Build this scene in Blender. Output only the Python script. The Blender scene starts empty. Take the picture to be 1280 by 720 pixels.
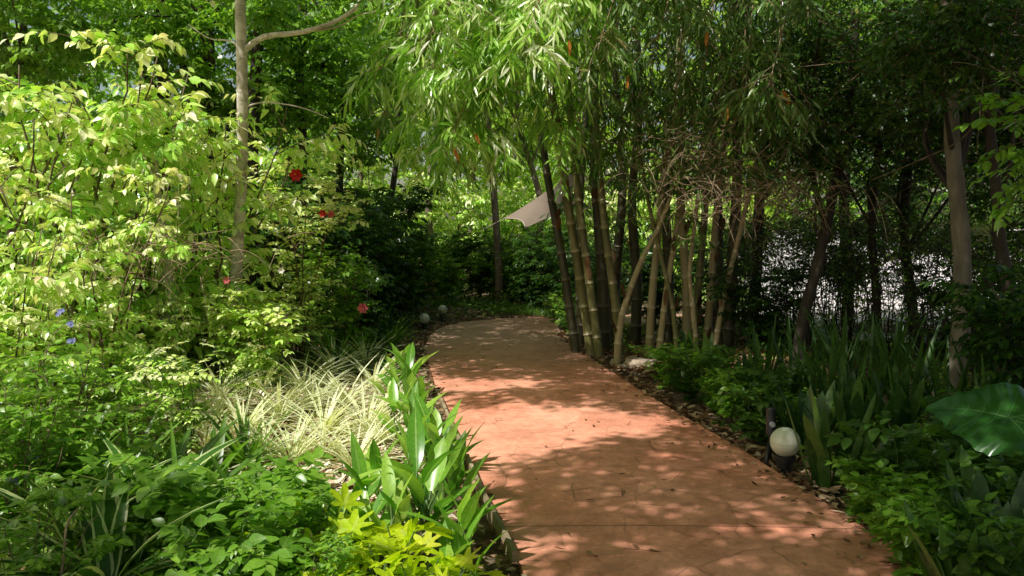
import bpy, math, random
import numpy as np

SC = bpy.context.scene
COL = SC.collection
R = math.radians
PI = math.pi

# ------------------------------------------------------------------ camera and photo geometry
CAMZ = 1.55
F = 1000.0
PITCH = math.atan(0.07)
cam_d = bpy.data.cameras.new('camera'); cam = bpy.data.objects.new('camera', cam_d); COL.objects.link(cam)
cam.location = (0, 0, CAMZ); cam.rotation_euler = (PI/2 - PITCH, 0, 0)
cam_d.sensor_width = 36; cam_d.lens = F/1280*36; cam_d.clip_end = 800; cam_d.clip_start = 0.05
SC.camera = cam

def P(px, py, d):
    """point at depth d (metres along the ground) seen at pixel (px,py) of the 1280x720 photo"""
    x = (px-640)/F; u = (360-py)/F
    ry = math.cos(PITCH)+u*math.sin(PITCH); rz = -math.sin(PITCH)+u*math.cos(PITCH)
    k = d/ry
    return np.array([x*k, d, CAMZ+rz*k])
def Gd(px, py):
    x = (px-640)/F; u = (360-py)/F
    ry = math.cos(PITCH)+u*math.sin(PITCH); rz = -math.sin(PITCH)+u*math.cos(PITCH)
    k = -CAMZ/rz
    return np.array([x*k, ry*k, 0])
def X(px, d): return (px-640)/F*d*1.0

# sun: direction TO the sun; a thing at height z throws its shadow to (x+SHX*z, y+SHY*z)
SUN = np.array([-0.50, -0.42, 0.86]); SUN = SUN/np.linalg.norm(SUN)
SHX, SHY = -SUN[0]/SUN[2], -SUN[1]/SUN[2]

# ------------------------------------------------------------------ path edges (world)
LEFT_E = [(0.62,-6),(0.50,-1),(0.22,2.2),(0.06,3.6),(-0.10,4.3),(-0.29,5.35),(-0.54,6.74),(-0.80,8.16),(-1.03,9.7),(-1.24,11.5),(-1.20,12.9),(-0.80,13.9),(0.2,14.5),(2.5,15.0),(7,15.4)]
RIGHT_E = [(2.45,-6),(2.25,-1),(2.04,2.2),(1.92,3.6),(1.84,4.2),(1.73,5.0),(1.61,5.85),(1.43,6.74),(1.24,7.95),(1.02,9.4),(0.82,10.7),(0.66,11.9),(0.78,12.6),(1.3,13.1),(2.2,13.4),(4,13.7),(7,14.0)]
def resample(pts, n):
    a = np.array(pts, float)
    seg = np.r_[0, np.cumsum(np.linalg.norm(np.diff(a, axis=0), axis=1))]
    t = np.linspace(0, seg[-1], n)
    q = np.stack([np.interp(t, seg, a[:, 0]), np.interp(t, seg, a[:, 1])], 1)
    for _ in range(3):
        q[1:-1] = (q[:-2]+q[1:-1]*2+q[2:])/4
    return q
PL = resample(LEFT_E, 120); PR = resample(RIGHT_E, 120)
PC = (PL+PR)/2
def path_dist(x, y):
    """distance outside the path (negative inside), for arrays"""
    x = np.atleast_1d(np.asarray(x, float)); y = np.atleast_1d(np.asarray(y, float))
    sh = x.shape; x = x.ravel(); y = y.ravel(); out = np.empty_like(x)
    hw = np.linalg.norm(PL-PR, axis=1)/2
    for i in range(0, len(x), 20000):
        d = np.hypot(x[i:i+20000, None]-PC[None, :, 0], y[i:i+20000, None]-PC[None, :, 1])-hw[None, :]*0.97
        out[i:i+20000] = d.min(1)
    return out.reshape(sh)
def gz(x, y):
    x = np.asarray(x, float); y = np.asarray(y, float)
    d = path_dist(x, y)
    s = np.clip((d-0.15)/1.5, 0, 1); s = s*s*(3-2*s)
    bump = 0.03*np.sin(x*2.1+y*0.7)+0.03*np.sin(y*1.7-x*1.1)+0.015*np.sin(x*5.3+y*4.1)
    r = -0.045 + s*(0.10+bump)
    return r if r.size > 1 else float(r.ravel()[0])

# ------------------------------------------------------------------ numpy mesh building
def nrm(a):
    return a/np.maximum(np.linalg.norm(a, axis=-1, keepdims=True), 1e-9)

class Buf:
    def __init__(s): s.v = []; s.a = []; s.f = []; s.n = 0
    def add(s, verts, attr, faces, mat=0):
        """faces: list of int arrays (k,3) or (k,4)"""
        s.v.append(verts.reshape(-1, 3)); s.a.append(attr.reshape(-1, 3))
        for f in faces:
            if len(f): s.f.append((f+s.n, mat))
        s.n += len(s.v[-1])
    def build(s, name, mats, parent=None, smooth=True):
        me = bpy.data.meshes.new(name)
        if s.n:
            v = np.concatenate(s.v).astype(np.float32); a = np.concatenate(s.a).astype(np.float32)
            me.vertices.add(len(v)); me.vertices.foreach_set('co', v.ravel())
            nl = sum(f.size for f, _ in s.f); npol = sum(len(f) for f, _ in s.f)
            me.loops.add(nl); me.polygons.add(npol)
            me.loops.foreach_set('vertex_index', np.concatenate([f.ravel() for f, _ in s.f]).astype(np.int32))
            tot = np.concatenate([np.full(len(f), f.shape[1], np.int32) for f, _ in s.f])
            st = np.r_[0, np.cumsum(tot)[:-1]].astype(np.int32)
            me.polygons.foreach_set('loop_start', st); me.polygons.foreach_set('loop_total', tot)
            me.polygons.foreach_set('material_index', np.concatenate([np.full(len(f), m, np.int32) for f, m in s.f]))
            me.polygons.foreach_set('use_smooth', np.full(npol, smooth))
            at = me.attributes.new('lc', 'FLOAT_VECTOR', 'POINT'); at.data.foreach_set('vector', a.ravel())
            me.update(calc_edges=True); me.validate()
        if not isinstance(mats, (list, tuple)): mats = [mats]
        for m in mats: me.materials.append(m)
        o = bpy.data.objects.new(name, me); COL.objects.link(o)
        if parent: o.parent = parent
        return o

def make_template(rows, cols, fold=0.25, wave=0.0):
    """rows: list of (v, w). ends with w==0 become one vertex. cols: list of u values"""
    V = []; idx = []
    for k, (v, w) in enumerate(rows):
        if w == 0: idx.append([len(V)]); V.append((v, 0, 0))
        else:
            r = []
            for u in cols:
                r.append(len(V)); V.append((v, u*w, abs(u)*w*fold + wave*math.sin(k*2.3+u*2)*w*abs(u)))
            idx.append(r)
    tri, quad = [], []
    for a, b in zip(idx[:-1], idx[1:]):
        if len(a) == 1 and len(b) == 1: continue
        if len(a) == 1:
            for i in range(len(b)-1): tri.append((a[0], b[i+1], b[i]))
        elif len(b) == 1:
            for i in range(len(a)-1): tri.append((a[i], a[i+1], b[0]))
        else:
            for i in range(len(a)-1): quad.append((a[i], a[i+1], b[i+1], b[i]))
    V = np.array(V, float)
    U = np.array([0 if rows_w == 0 else u for (v, rows_w) in rows for u in ([0] if rows_w == 0 else cols)], float)
    return dict(v=V, u=U, tri=np.array(tri, int).reshape(-1, 3), quad=np.array(quad, int).reshape(-1, 4))
# leaf outlines
T_LO = dict(v=np.array([(0,0,0),(.42,1,.22),(1,0,0),(.42,-1,.22)], float), u=np.array([0,1,0,-1.]), tri=np.zeros((0,3),int), quad=np.array([(0,1,2,3)]))
T_MID = make_template([(0,0),(.3,.95),(.62,.8),(1,0)], [-1,0,1], .25)
T_LANCE = make_template([(0,0),(.18,.7),(.4,1),(.7,.68),(1,0)], [-1,0,1], .3)
T_OVATE = make_template([(0,0),(.12,.62),(.32,1),(.55,.9),(.8,.5),(1,0)], [-1,0,1], .22, .06)
T_BROAD = make_template([(0,0),(.08,.35),(.2,.75),(.38,1),(.56,.97),(.74,.72),(.9,.32),(1,0)], [-1,-.5,0,.5,1], .2, .08)
T_STRAP = make_template([(0,.55),(.12,.8),(.26,.97),(.42,1),(.58,.93),(.74,.72),(.88,.42),(1,0)], [-1,0,1], .3)
T_SWORD = make_template([(0,.6),(.2,.85),(.45,1),(.7,.95),(.88,.6),(1,0)], [-1,0,1], .25)

RNG = np.random.default_rng(7)

def leaves(buf, T, pos, A, N, L, W, tint, bend=0.15, mat=0):
    """instance a leaf outline: axis A, face normal N, length L, half width W, droop bend"""
    n = len(pos)
    if n == 0: return
    L = np.broadcast_to(np.asarray(L, float), (n,)); W = np.broadcast_to(np.asarray(W, float), (n,))
    bend = np.broadcast_to(np.asarray(bend, float), (n,)); tint = np.broadcast_to(np.asarray(tint, float), (n,))
    A = nrm(A); B = nrm(np.cross(A, N)); N = np.cross(B, A)
    t = T['v']
    v = t[None, :, 0:1]
    V = (pos[:, None] + A[:, None]*(L[:, None, None]*v)
         + B[:, None]*(W[:, None, None]*t[None, :, 1:2])
         + N[:, None]*(W[:, None, None]*t[None, :, 2:3] - (bend*L)[:, None, None]*v**2))
    m = len(t)
    at = np.empty((n, m, 3)); at[:, :, 0] = tint[:, None]; at[:, :, 1] = T['u'][None]; at[:, :, 2] = t[None, :, 0]
    off = (np.arange(n)*m)[:, None, None]
    fs = [(T[k][None]+off).reshape(-1, T[k].shape[1]) for k in ('tri', 'quad') if len(T[k])]
    buf.add(V, at, fs, mat)

def tubes(buf, pts, rad, sides=6, mat=0, tint=None, cap=True):
    """pts (N,K,3), rad (N,K)"""
    pts = np.asarray(pts, float); rad = np.asarray(rad, float)
    if pts.ndim == 2: pts = pts[None]; rad = rad[None]
    N, K, _ = pts.shape
    if N == 0: return
    rad = np.broadcast_to(rad, (N, K))
    tan = np.gradient(pts, axis=1); tan = nrm(tan)
    mean = nrm(tan.mean(1))
    ref = np.where(np.abs(mean[:, 2:3]) > .8, np.array([[1., 0, 0]]), np.array([[0, 0, 1.]]))
    a = nrm(np.cross(tan, ref[:, None])); b = np.cross(tan, a)
    th = np.linspace(0, 2*PI, sides, endpoint=False)
    V = pts[:, :, None] + rad[:, :, None, None]*(a[:, :, None]*np.cos(th)[None, None, :, None] + b[:, :, None]*np.sin(th)[None, None, :, None])
    at = np.empty((N, K, sides, 3))
    tt = RNG.random(N) if tint is None else np.broadcast_to(tint, (N,))
    at[..., 0] = tt[:, None, None]; at[..., 1] = 0; at[..., 2] = np.linspace(0, 1, K)[None, :, None]
    base = (np.arange(N)*K*sides)[:, None, None]
    k = np.arange(K-1)[:, None]*sides; j = np.arange(sides)[None]; j2 = (j+1) % sides
    q = np.stack([k+j, k+j2, k+sides+j2, k+sides+j], -1).reshape(-1, 4)
    fs = [(q[None]+base).reshape(-1, 4)]
    buf.add(V, at, fs, mat)
    if cap and N <= 40 and sides > 4:
        # end caps as fans of a ring vertex
        n0 = buf.n-N*K*sides
        fan = []
        for i in range(N):
            o = n0+i*K*sides; e = o+(K-1)*sides
            for s_ in range(1, sides-1):
                fan.append((e, e+s_, e+s_+1)); fan.append((o, o+s_+1, o+s_))
        buf.f.append((np.array(fan), mat))

def poly(pts, n, jitter=0.0, rng=None):
    """smooth polyline through control points, n samples"""
    p = np.array(pts, float); m = len(p)
    t = np.linspace(0, m-1, n); out = np.empty((n, 3))
    for i, u in enumerate(t):
        k = min(int(u), m-2); f = u-k
        p0 = p[max(k-1, 0)]; p1 = p[k]; p2 = p[k+1]; p3 = p[min(k+2, m-1)]
        out[i] = .5*((2*p1)+(-p0+p2)*f+(2*p0-5*p1+4*p2-p3)*f*f+(-p0+3*p1-3*p2+p3)*f**3)
    if jitter: out += (rng or RNG).normal(0, jitter, out.shape)*np.r_[0, np.ones(n-1)][:, None]
    return out

def arcs(O, D, L, droop, K):
    t = np.linspace(0, 1, K)[None, :, None]
    return O[:, None]+D[:, None]*L[:, None, None]*t - np.array([0, 0, 1.])*(droop*L)[:, None, None]*t**2

def twigs(rng, lb, sb, O, D, L, droop, M, ll, lw, T=T_LO, ang=55, hang=0.25, jit=0.3, bend=.2, tint=(0,1), rad=0.004, cl=None, lmat=0, smat=0, tjit=None, up=1.0):
    """leafy twigs: lb leaf buffer, sb stem buffer. O,D,L arrays"""
    n = len(O)
    if n == 0: return
    D = nrm(D); droop = np.broadcast_to(np.asarray(droop, float), (n,)); L = np.broadcast_to(np.asarray(L, float), (n,))
    t = (np.arange(M)+.8)/M
    t = np.clip(t[None]+rng.normal(0, .03, (n, M)), .1, 1)[..., None]
    z = np.array([0, 0, 1.])
    pos = O[:, None]+D[:, None]*L[:, None, None]*t - z*(droop*L)[:, None, None]*t**2
    tan = nrm(D[:, None] - z*2*droop[:, None, None]*t)
    roll = nrm(np.cross(tan, z+rng.normal(0, .25, (n, 1, 3))))
    sg = np.where(np.arange(M) % 2 == 0, 1., -1.)[None, :, None]
    a = R(ang)*(1-.45*t**2)
    A = nrm(tan*np.cos(a)+roll*sg*np.sin(a) - z*hang + rng.normal(0, jit*.5, (n, M, 3)))
    N = z*up + rng.normal(0, jit, (n, M, 3)) + .001
    N = N - A*(A*N).sum(-1, keepdims=True)
    bad = np.linalg.norm(N, axis=-1) < .15
    N[bad] = np.cross(A[bad], roll[np.broadcast_to(np.arange(n)[:, None], (n, M))[bad], 0] if roll.shape[1] == 1 else roll[bad])
    N = nrm(N)
    sz = rng.uniform(.65, 1.15, (n, M))*(1-.25*t[..., 0]**3)
    base = rng.uniform(tint[0], tint[1], (n, 1)) if cl is None else np.asarray(cl).reshape(n, 1)
    tn = np.clip(base*.6+rng.uniform(tint[0], tint[1], (n, M))*.4, 0, 1)
    leaves(lb, T, pos.reshape(-1, 3), A.reshape(-1, 3), N.reshape(-1, 3), (ll*sz).ravel(), (lw*sz).ravel(), tn.ravel(), bend, lmat)
    if sb is not None:
        pts = arcs(O, D, L, droop, 4)
        r = np.array([1, .8, .6, .3])[None]*rad
        tubes(sb, pts, np.broadcast_to(r, (n, 4)), 3, smat)

def on_poly(pl, t):
    k = (len(pl)-1)*np.asarray(t); i = np.clip(k.astype(int), 0, len(pl)-2); f = (k-i)[:, None]
    return pl[i]*(1-f)+pl[i+1]*f, nrm(pl[i+1]-pl[i])

def rand_dir(rng, n, zlo=-.3, zhi=.8):
    a = rng.uniform(0, 2*PI, n); z = rng.uniform(zlo, zhi, n); r = np.sqrt(1-z*z)
    return np.stack([r*np.cos(a), r*np.sin(a), z], 1)

# ------------------------------------------------------------------ materials
def ramp(nt, fac, stops):
    r = nt.nodes.new('ShaderNodeValToRGB'); el = r.color_ramp.elements
    while len(el) > 1: el.remove(el[-1])
    el[0].position = stops[0][0]; el[0].color = (*stops[0][1], 1)
    for p, c in stops[1:]:
        e = el.new(p); e.color = (*c, 1)
    nt.links.new(fac, r.inputs[0]); return r.outputs[0]
def mixc(nt, f, a, b, mode='MIX'):
    m = nt.nodes.new('ShaderNodeMix'); m.data_type = 'RGBA'; m.blend_type = mode
    for s, v in ((0, f), (6, a), (7, b)):
        if hasattr(v, 'is_linked'): nt.links.new(v, m.inputs[s])
        else: m.inputs[s].default_value = v if s == 0 else (*v, 1)
    return m.outputs[2]
def math_(nt, op, a, b=None, c=None):
    m = nt.nodes.new('ShaderNodeMath'); m.operation = op
    for i, v in enumerate((a, b, c)):
        if v is None: continue
        if hasattr(v, 'is_linked'): nt.links.new(v, m.inputs[i])
        else: m.inputs[i].default_value = v
    return m.outputs[0]
def newmat(name):
    m = bpy.data.materials.new(name); m.use_nodes = True; nt = m.node_tree; nt.nodes.clear()
    out = nt.nodes.new('ShaderNodeOutputMaterial'); return m, nt, out
def noise(nt, scale, detail=3, vec=None, rough=.5):
    n = nt.nodes.new('ShaderNodeTexNoise'); n.inputs['Scale'].default_value = scale; n.inputs['Detail'].default_value = detail
    n.inputs['Roughness'].default_value = rough
    if vec is not None: nt.links.new(vec, n.inputs['Vector'])
    return n.outputs[0]

def leafmat(name, stops, trans=.4, rough=.42, edge=None, mid=None, tmul=(1.9, 2.0, .9), spec=.5, edge_at=.55, spots=None):
    m, nt, out = newmat(name)
    at = nt.nodes.new('ShaderNodeAttribute'); at.attribute_name = 'lc'
    sep = nt.nodes.new('ShaderNodeSeparateXYZ'); nt.links.new(at.outputs['Vector'], sep.inputs[0])
    oi = nt.nodes.new('ShaderNodeObjectInfo')
    tc = nt.nodes.new('ShaderNodeTexCoord')
    nz = noise(nt, 1.3, 2, tc.outputs['Object'])
    tint = math_(nt, 'ADD', sep.outputs[0], math_(nt, 'MULTIPLY', math_(nt, 'SUBTRACT', oi.outputs['Random'], .5), .16))
    tint = math_(nt, 'ADD', tint, math_(nt, 'MULTIPLY', math_(nt, 'SUBTRACT', nz, .5), .3))
    c = ramp(nt, tint, stops)
    au = math_(nt, 'ABSOLUTE', sep.outputs[1])
    if mid:
        f = math_(nt, 'MULTIPLY', math_(nt, 'LESS_THAN', au, .1), .6)
        c = mixc(nt, f, c, mid)
    if edge:
        en = noise(nt, 25, 2, tc.outputs['Object'])
        f = math_(nt, 'GREATER_THAN', math_(nt, 'ADD', au, math_(nt, 'MULTIPLY', math_(nt, 'SUBTRACT', en, .5), .35)), edge_at)
        c = mixc(nt, f, c, edge)
    if spots:
        sn = noise(nt, spots[1], 3, tc.outputs['Object'])
        c = mixc(nt, ramp(nt, sn, [(.52, (0, 0, 0)), (.6, (1, 1, 1))]), c, spots[0])
    fine = noise(nt, 60, 2, tc.outputs['Object'])
    c = mixc(nt, .5, c, mixc(nt, 1.0, c, ramp(nt, fine, [(.3, (.7,)*3), (.7, (1.25,)*3)]), 'MULTIPLY'))
    p = nt.nodes.new('ShaderNodeBsdfPrincipled'); nt.links.new(c, p.inputs['Base Color'])
    p.inputs['Roughness'].default_value = rough; p.inputs['Specular IOR Level'].default_value = spec
    tr = nt.nodes.new('ShaderNodeBsdfTranslucent'); nt.links.new(mixc(nt, 1.0, c, tmul, 'MULTIPLY'), tr.inputs[0])
    mx = nt.nodes.new('ShaderNodeMixShader'); mx.inputs[0].default_value = trans
    nt.links.new(p.outputs[0], mx.inputs[1]); nt.links.new(tr.outputs[0], mx.inputs[2]); nt.links.new(mx.outputs[0], out.inputs[0])
    return m

def barkmat(name, a, b, scale=(14, 14, 3), rough=.85, bump=.35, lichen=None, bands=None):
    m, nt, out = newmat(name)
    tc = nt.nodes.new('ShaderNodeTexCoord'); mp = nt.nodes.new('ShaderNodeMapping'); mp.inputs['Scale'].default_value = scale
    nt.links.new(tc.outputs['Object'], mp.inputs[0])
    n1 = noise(nt, 1.6, 5, mp.outputs[0], .65); n2 = noise(nt, .5, 3, mp.outputs[0])
    c = ramp(nt, n1, [(.3, a), (.7, b)])
    c = mixc(nt, ramp(nt, n2, [(.4, (0,)*3), (.65, (.6,)*3)]), c, tuple(x*.55 for x in a))
    if lichen:
        n3 = noise(nt, .9, 4, tc.outputs['Object']); 
        c = mixc(nt, ramp(nt, n3, [(.52, (0,)*3), (.62, (.7,)*3)]), c, lichen)
    if bands:
        at = nt.nodes.new('ShaderNodeAttribute'); at.attribute_name = 'lc'
        sep = nt.nodes.new('ShaderNodeSeparateXYZ'); nt.links.new(at.outputs['Vector'], sep.inputs[0])
        c = mixc(nt, math_(nt, 'MULTIPLY', sep.outputs[1], .8), c, bands)
    p = nt.nodes.new('ShaderNodeBsdfPrincipled'); nt.links.new(c, p.inputs['Base Color']); p.inputs['Roughness'].default_value = rough
    bm = nt.nodes.new('ShaderNodeBump'); bm.inputs['Strength'].default_value = bump; bm.inputs['Distance'].default_value = .01
    nt.links.new(n1, bm.inputs['Height']); nt.links.new(bm.outputs[0], p.inputs['Normal'])
    nt.links.new(p.outputs[0], out.inputs[0]); return m

def plain(name, col, rough=.5, spec=.5, var=.15, nscale=6, sub=0):
    m, nt, out = newmat(name)
    tc = nt.nodes.new('ShaderNodeTexCoord'); n = noise(nt, nscale, 4, tc.outputs['Object'])
    c = ramp(nt, n, [(.3, tuple(x*(1-var) for x in col)), (.7, tuple(min(1, x*(1+var)) for x in col))])
    p = nt.nodes.new('ShaderNodeBsdfPrincipled'); nt.links.new(c, p.inputs['Base Color'])
    p.inputs['Roughness'].default_value = rough; p.inputs['Specular IOR Level'].default_value = spec
    if sub:
        tr = nt.nodes.new('ShaderNodeBsdfTranslucent'); nt.links.new(c, tr.inputs[0])
        mx = nt.nodes.new('ShaderNodeMixShader'); mx.inputs[0].default_value = sub
        nt.links.new(p.outputs[0], mx.inputs[1]); nt.links.new(tr.outputs[0], mx.inputs[2]); nt.links.new(mx.outputs[0], out.inputs[0])
    else: nt.links.new(p.outputs[0], out.inputs[0])
    return m

M = {}
M['lime'] = leafmat('lime_leaf', [(0, (.07,.24,.012)), (.2, (.18,.50,.03)), (.45, (.50,.84,.10)), (.68, (.86,.96,.40)), (.85, (.98,.97,.70)), (.96, (1.0,.95,.65)), (1, (.7,.45,.18))], .30, .36, mid=(.65,.75,.25), tmul=(1.3,1.2,.6), spec=1.0)  # yellow-white stops put sun highlights into the leaf colour
M['green'] = leafmat('green_leaf', [(0, (.06,.16,.012)), (.5, (.17,.36,.028)), (.9, (.36,.58,.06)), (1, (.62,.66,.14))], .40, .36, mid=(.28,.4,.1), spec=.8, tmul=(1.5,1.6,.8))
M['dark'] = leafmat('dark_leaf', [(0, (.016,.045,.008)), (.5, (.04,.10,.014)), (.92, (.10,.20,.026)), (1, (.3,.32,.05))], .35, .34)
M['bamboo'] = leafmat('bamboo_leaf', [(0, (.10,.24,.02)), (.3, (.24,.50,.04)), (.55, (.50,.76,.14)), (.7, (.84,.90,.56)), (.88, (.95,.95,.85)), (.97, (.9,.8,.5)), (1, (.70,.30,.06))], .38, .28, spec=1.0, tmul=(1.2,1.3,.7))  # bright copy for sunlit sprays, near-white glare put into the colour
M['spider'] = leafmat('striped_leaf', [(0, (.28,.46,.06)), (.6, (.55,.66,.20)), (1, (.82,.78,.48))], .3, .45, edge=(.95,.93,.74), tmul=(1.3,1.3,.8), edge_at=.38)
M['stripe_dark'] = leafmat('cream_edged_leaf', [(0, (.03,.10,.015)), (1, (.08,.2,.03))], .3, .38, edge=(.6,.68,.30), tmul=(1.4,1.5,.7), edge_at=.62)
M['bamboo_shade'] = leafmat('bamboo_leaf_shade', [(0, (.035,.09,.012)), (.45, (.09,.20,.025)), (.8, (.20,.34,.06)), (.93, (.5,.5,.28)), (1, (.55,.24,.06))], .35, .3, spec=1.0, tmul=(1.3,1.4,.7))  # dark copy of the bamboo leaf, shade put into its colour
M['broad'] = leafmat('broad_leaf', [(0, (.10,.28,.02)), (.55, (.22,.48,.04)), (.9, (.45,.66,.10)), (1, (.8,.75,.35))], .40, .32, mid=(.45,.62,.2), spec=1.0, tmul=(1.2,1.3,.7))
M['chart'] = leafmat('chartreuse_leaf', [(0, (.45,.62,.012)), (.6, (.62,.78,.02)), (1, (.78,.82,.06))], .5, .4, mid=(.7,.8,.15), tmul=(1.2,1.25,.5))
M['sword'] = leafmat('sword_leaf', [(0, (.02,.06,.010)), (.6, (.05,.125,.02)), (1, (.13,.23,.04))], .25, .38, spots=((.07,.15,.04), 14), tmul=(1.3,1.6,.7))
M['ear'] = leafmat('glossy_ear_leaf', [(0, (.022,.095,.014)), (1, (.045,.17,.025))], .3, .27, spec=.9, tmul=(1.2,1.8,.8))
M['grass'] = leafmat('grass_blade', [(0, (.06,.15,.02)), (1, (.16,.28,.04))], .35, .5)
M['litter'] = leafmat('dry_leaf', [(0, (.07,.035,.018)), (.4, (.22,.12,.06)), (.75, (.42,.28,.15)), (1, (.66,.52,.34))], .15, .7, spec=.2, tmul=(1,.9,.7))
M['litter_pale'] = leafmat('sunlit_dry_leaf', [(0, (.35,.22,.13)), (.4, (.7,.55,.38)), (1, (.92,.84,.70))], .15, .7, spec=.2, tmul=(1,.9,.7))
M['far'] = leafmat('distant_leaf', [(0, (.15,.32,.02)), (.5, (.44,.68,.07)), (1, (.88,.95,.28))], .5, .5, tmul=(1.05,1.05,.6))
M['red'] = plain('red_petal', (.75,.02,.02), .45, .4, .25, 30, sub=.3)
M['pink'] = plain('pink_petal', (.8,.16,.2), .5, .4, .25, 30, sub=.3)
M['blue'] = plain('pale_blue_petal', (.42,.46,.85), .6, .3, .15, 30, sub=.3)
M['white_petal'] = plain('white_petal', (.85,.8,.75), .6, .3, .1, 30, sub=.3)
M['pistil'] = plain('yellow_pistil', (.8,.6,.1), .6)
M['bark_pale'] = barkmat('pale_smooth_bark', (.58,.48,.38), (.90,.84,.74), (7, 7, 16), .8, .4, lichen=(.62,.55,.45))
_nt = M['bark_pale'].node_tree; _p = _nt.nodes['Principled BSDF']; _src = _p.inputs['Base Color'].links[0].from_socket; _tc = _nt.nodes.new('ShaderNodeTexCoord'); _sn = noise(_nt, 16, 5, _tc.outputs['Object'], .7)
_nt.links.new(mixc(_nt, ramp(_nt, _sn, [(.54, (0,)*3), (.62, (.75,)*3)]), _src, (.30,.26,.20)), _p.inputs['Base Color'])
M['bark_pale'].node_tree.nodes['Principled BSDF'].inputs['Specular IOR Level'].default_value = .3
M['bark'] = barkmat('brown_bark', (.10,.075,.05), (.22,.17,.12), (14, 14, 3))
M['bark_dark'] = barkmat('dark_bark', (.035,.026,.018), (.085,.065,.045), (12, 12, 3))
M['bark_grey'] = barkmat('grey_bark', (.16,.13,.095), (.30,.25,.185), (14, 14, 4), lichen=(.10,.13,.06))
M['twig'] = barkmat('twig_bark', (.11,.08,.045), (.24,.17,.10), (30, 30, 30), bump=.1)
M['twig_dry'] = barkmat('dry_twig', (.30,.20,.12), (.50,.37,.24), (30, 30, 30), bump=.1)
M['stem'] = plain('green_stem', (.10,.17,.04), .5)
M['culm'] = barkmat('bamboo_culm_skin', (.09,.10,.028), (.24,.22,.07), (10, 10, 1.4), .45, .1, lichen=(.26,.23,.13), bands=(.42,.36,.2))
M['culm_dark'] = barkmat('dark_culm_skin', (.035,.035,.016), (.085,.08,.03), (10, 10, 1.4), .5, .1, lichen=(.11,.09,.05), bands=(.16,.13,.08))
M['culm_tan'] = barkmat('tan_culm_skin', (.36,.28,.13), (.55,.45,.25), (10, 10, 1.4), .5, .1, lichen=(.3,.28,.14), bands=(.62,.52,.34))
M['black'] = plain('black_plastic', (.018,.018,.02), .4)
M['globe'] = plain('opal_globe', (.70,.71,.56), .28, .5, .13, 9)
M['globe_seam'] = plain('globe_seam_line', (.35,.34,.27), .5)
M['sail'] = plain('beige_sail_cloth', (.25,.195,.15), .85, .2, .1, 2, sub=.12)
M['rope'] = plain('rope', (.4,.34,.26), .9)
M['steel'] = plain('painted_steel', (.22,.22,.21), .5)
M['wood'] = barkmat('weathered_board', (.26,.19,.11), (.46,.36,.22), (6, 1.2, 30), .85, .4)
M['rock'] = barkmat('pale_rock', (.34,.25,.18), (.62,.50,.38), (5, 5, 5), .9, .9)
M['wall'] = plain('white_wall_paint', (.80,.78,.80), .85, .2, .06, 1.5)
M['wall_cap'] = plain('wall_cap_stone', (.55,.53,.5), .85, .2, .1, 3)

# ------------------------------------------------------------------ scene object helpers
def thing(name, label, cat, loc=(0, 0, 0), rz=0, group=None, sc=1.0):
    o = bpy.data.objects.new(name, None); COL.objects.link(o)
    o.location = tuple(float(v) for v in loc); o.rotation_euler = (0, 0, rz); o.scale = (sc,)*3; o.empty_display_size = .1
    o['label'] = label; o['category'] = cat
    if group: o['group'] = group
    return o
def tag(o, label, cat, group=None):
    o['label'] = label; o['category'] = cat
    if group: o['group'] = group
    return o
def struct(o): o['kind'] = 'structure'; return o
def stuff(o, label, cat): o['kind'] = 'stuff'; o['label'] = label; o['category'] = cat; return o
_used = set()
def place(proto, loc, rz=0, sc=1.0, label=None, group=None, tilt=(0, 0)):
    """first use moves the prototype itself, later uses copy it with its parts"""
    if proto.name not in _used:
        _used.add(proto.name); r = proto
    else:
        r = proto.copy(); COL.objects.link(r)
        for ch in proto.children:
            c = ch.copy(); COL.objects.link(c); c.parent = r
            for g in ch.children:
                d = g.copy(); COL.objects.link(d); d.parent = c
    r.location = tuple(float(v) for v in loc); r.rotation_euler = (tilt[0], tilt[1], rz); r.scale = (sc,)*3
    if label: r['label'] = label
    if group: r['group'] = group
    return r
def at(px, d, dz=0.0):
    x = X(px, d); return (x, d, gz(x, d)+dz)

# ================================================================== SETTING
# ground sheet
def grid_axis(lo, hi, core0, core1, step):
    c = np.arange(core0, core1+1e-6, step)
    a = core0-np.geomspace(step, core0-lo, 22)[::-1]; b = core1+np.geomspace(step, hi-core1, 22)
    return np.r_[a, c, b]
gx = grid_axis(-260, 260, -8, 9, .12); gy = grid_axis(-120, 400, -2, 20, .12)
GX, GY = np.meshgrid(gx, gy); 
GZ = gz(GX, GY)
b = Buf(); nx, ny = len(gx), len(gy)
i = np.arange(ny-1)[:, None]*nx+np.arange(nx-1)[None]
b.add(np.stack([GX, GY, GZ], -1), np.zeros((ny, nx, 3)), [np.stack([i, i+1, i+nx+1, i+nx], -1).reshape(-1, 4)])
m, nt, out = newmat('soil_and_litter')
tc = nt.nodes.new('ShaderNodeTexCoord'); n1 = noise(nt, 2.2, 6, tc.outputs['Object'], .7); n2 = noise(nt, 28, 6, tc.outputs['Object'], .7)
c = mixc(nt, ramp(nt, n2, [(.42, (0,)*3), (.6, (1,)*3)]), (.10,.065,.04), (.30,.21,.13))
c = mixc(nt, ramp(nt, n1, [(.4, (0,)*3), (.65, (.7,)*3)]), c, (.06,.045,.028))
pb = nt.nodes.new('ShaderNodeBsdfPrincipled'); nt.links.new(c, pb.inputs['Base Color']); pb.inputs['Roughness'].default_value = .95
bp = nt.nodes.new('ShaderNodeBump'); bp.inputs['Distance'].default_value = .03; nt.links.new(n2, bp.inputs['Height']); nt.links.new(bp.outputs[0], pb.inputs['Normal'])
nt.links.new(pb.outputs[0], out.inputs[0])
struct(b.build('ground', m))

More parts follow.
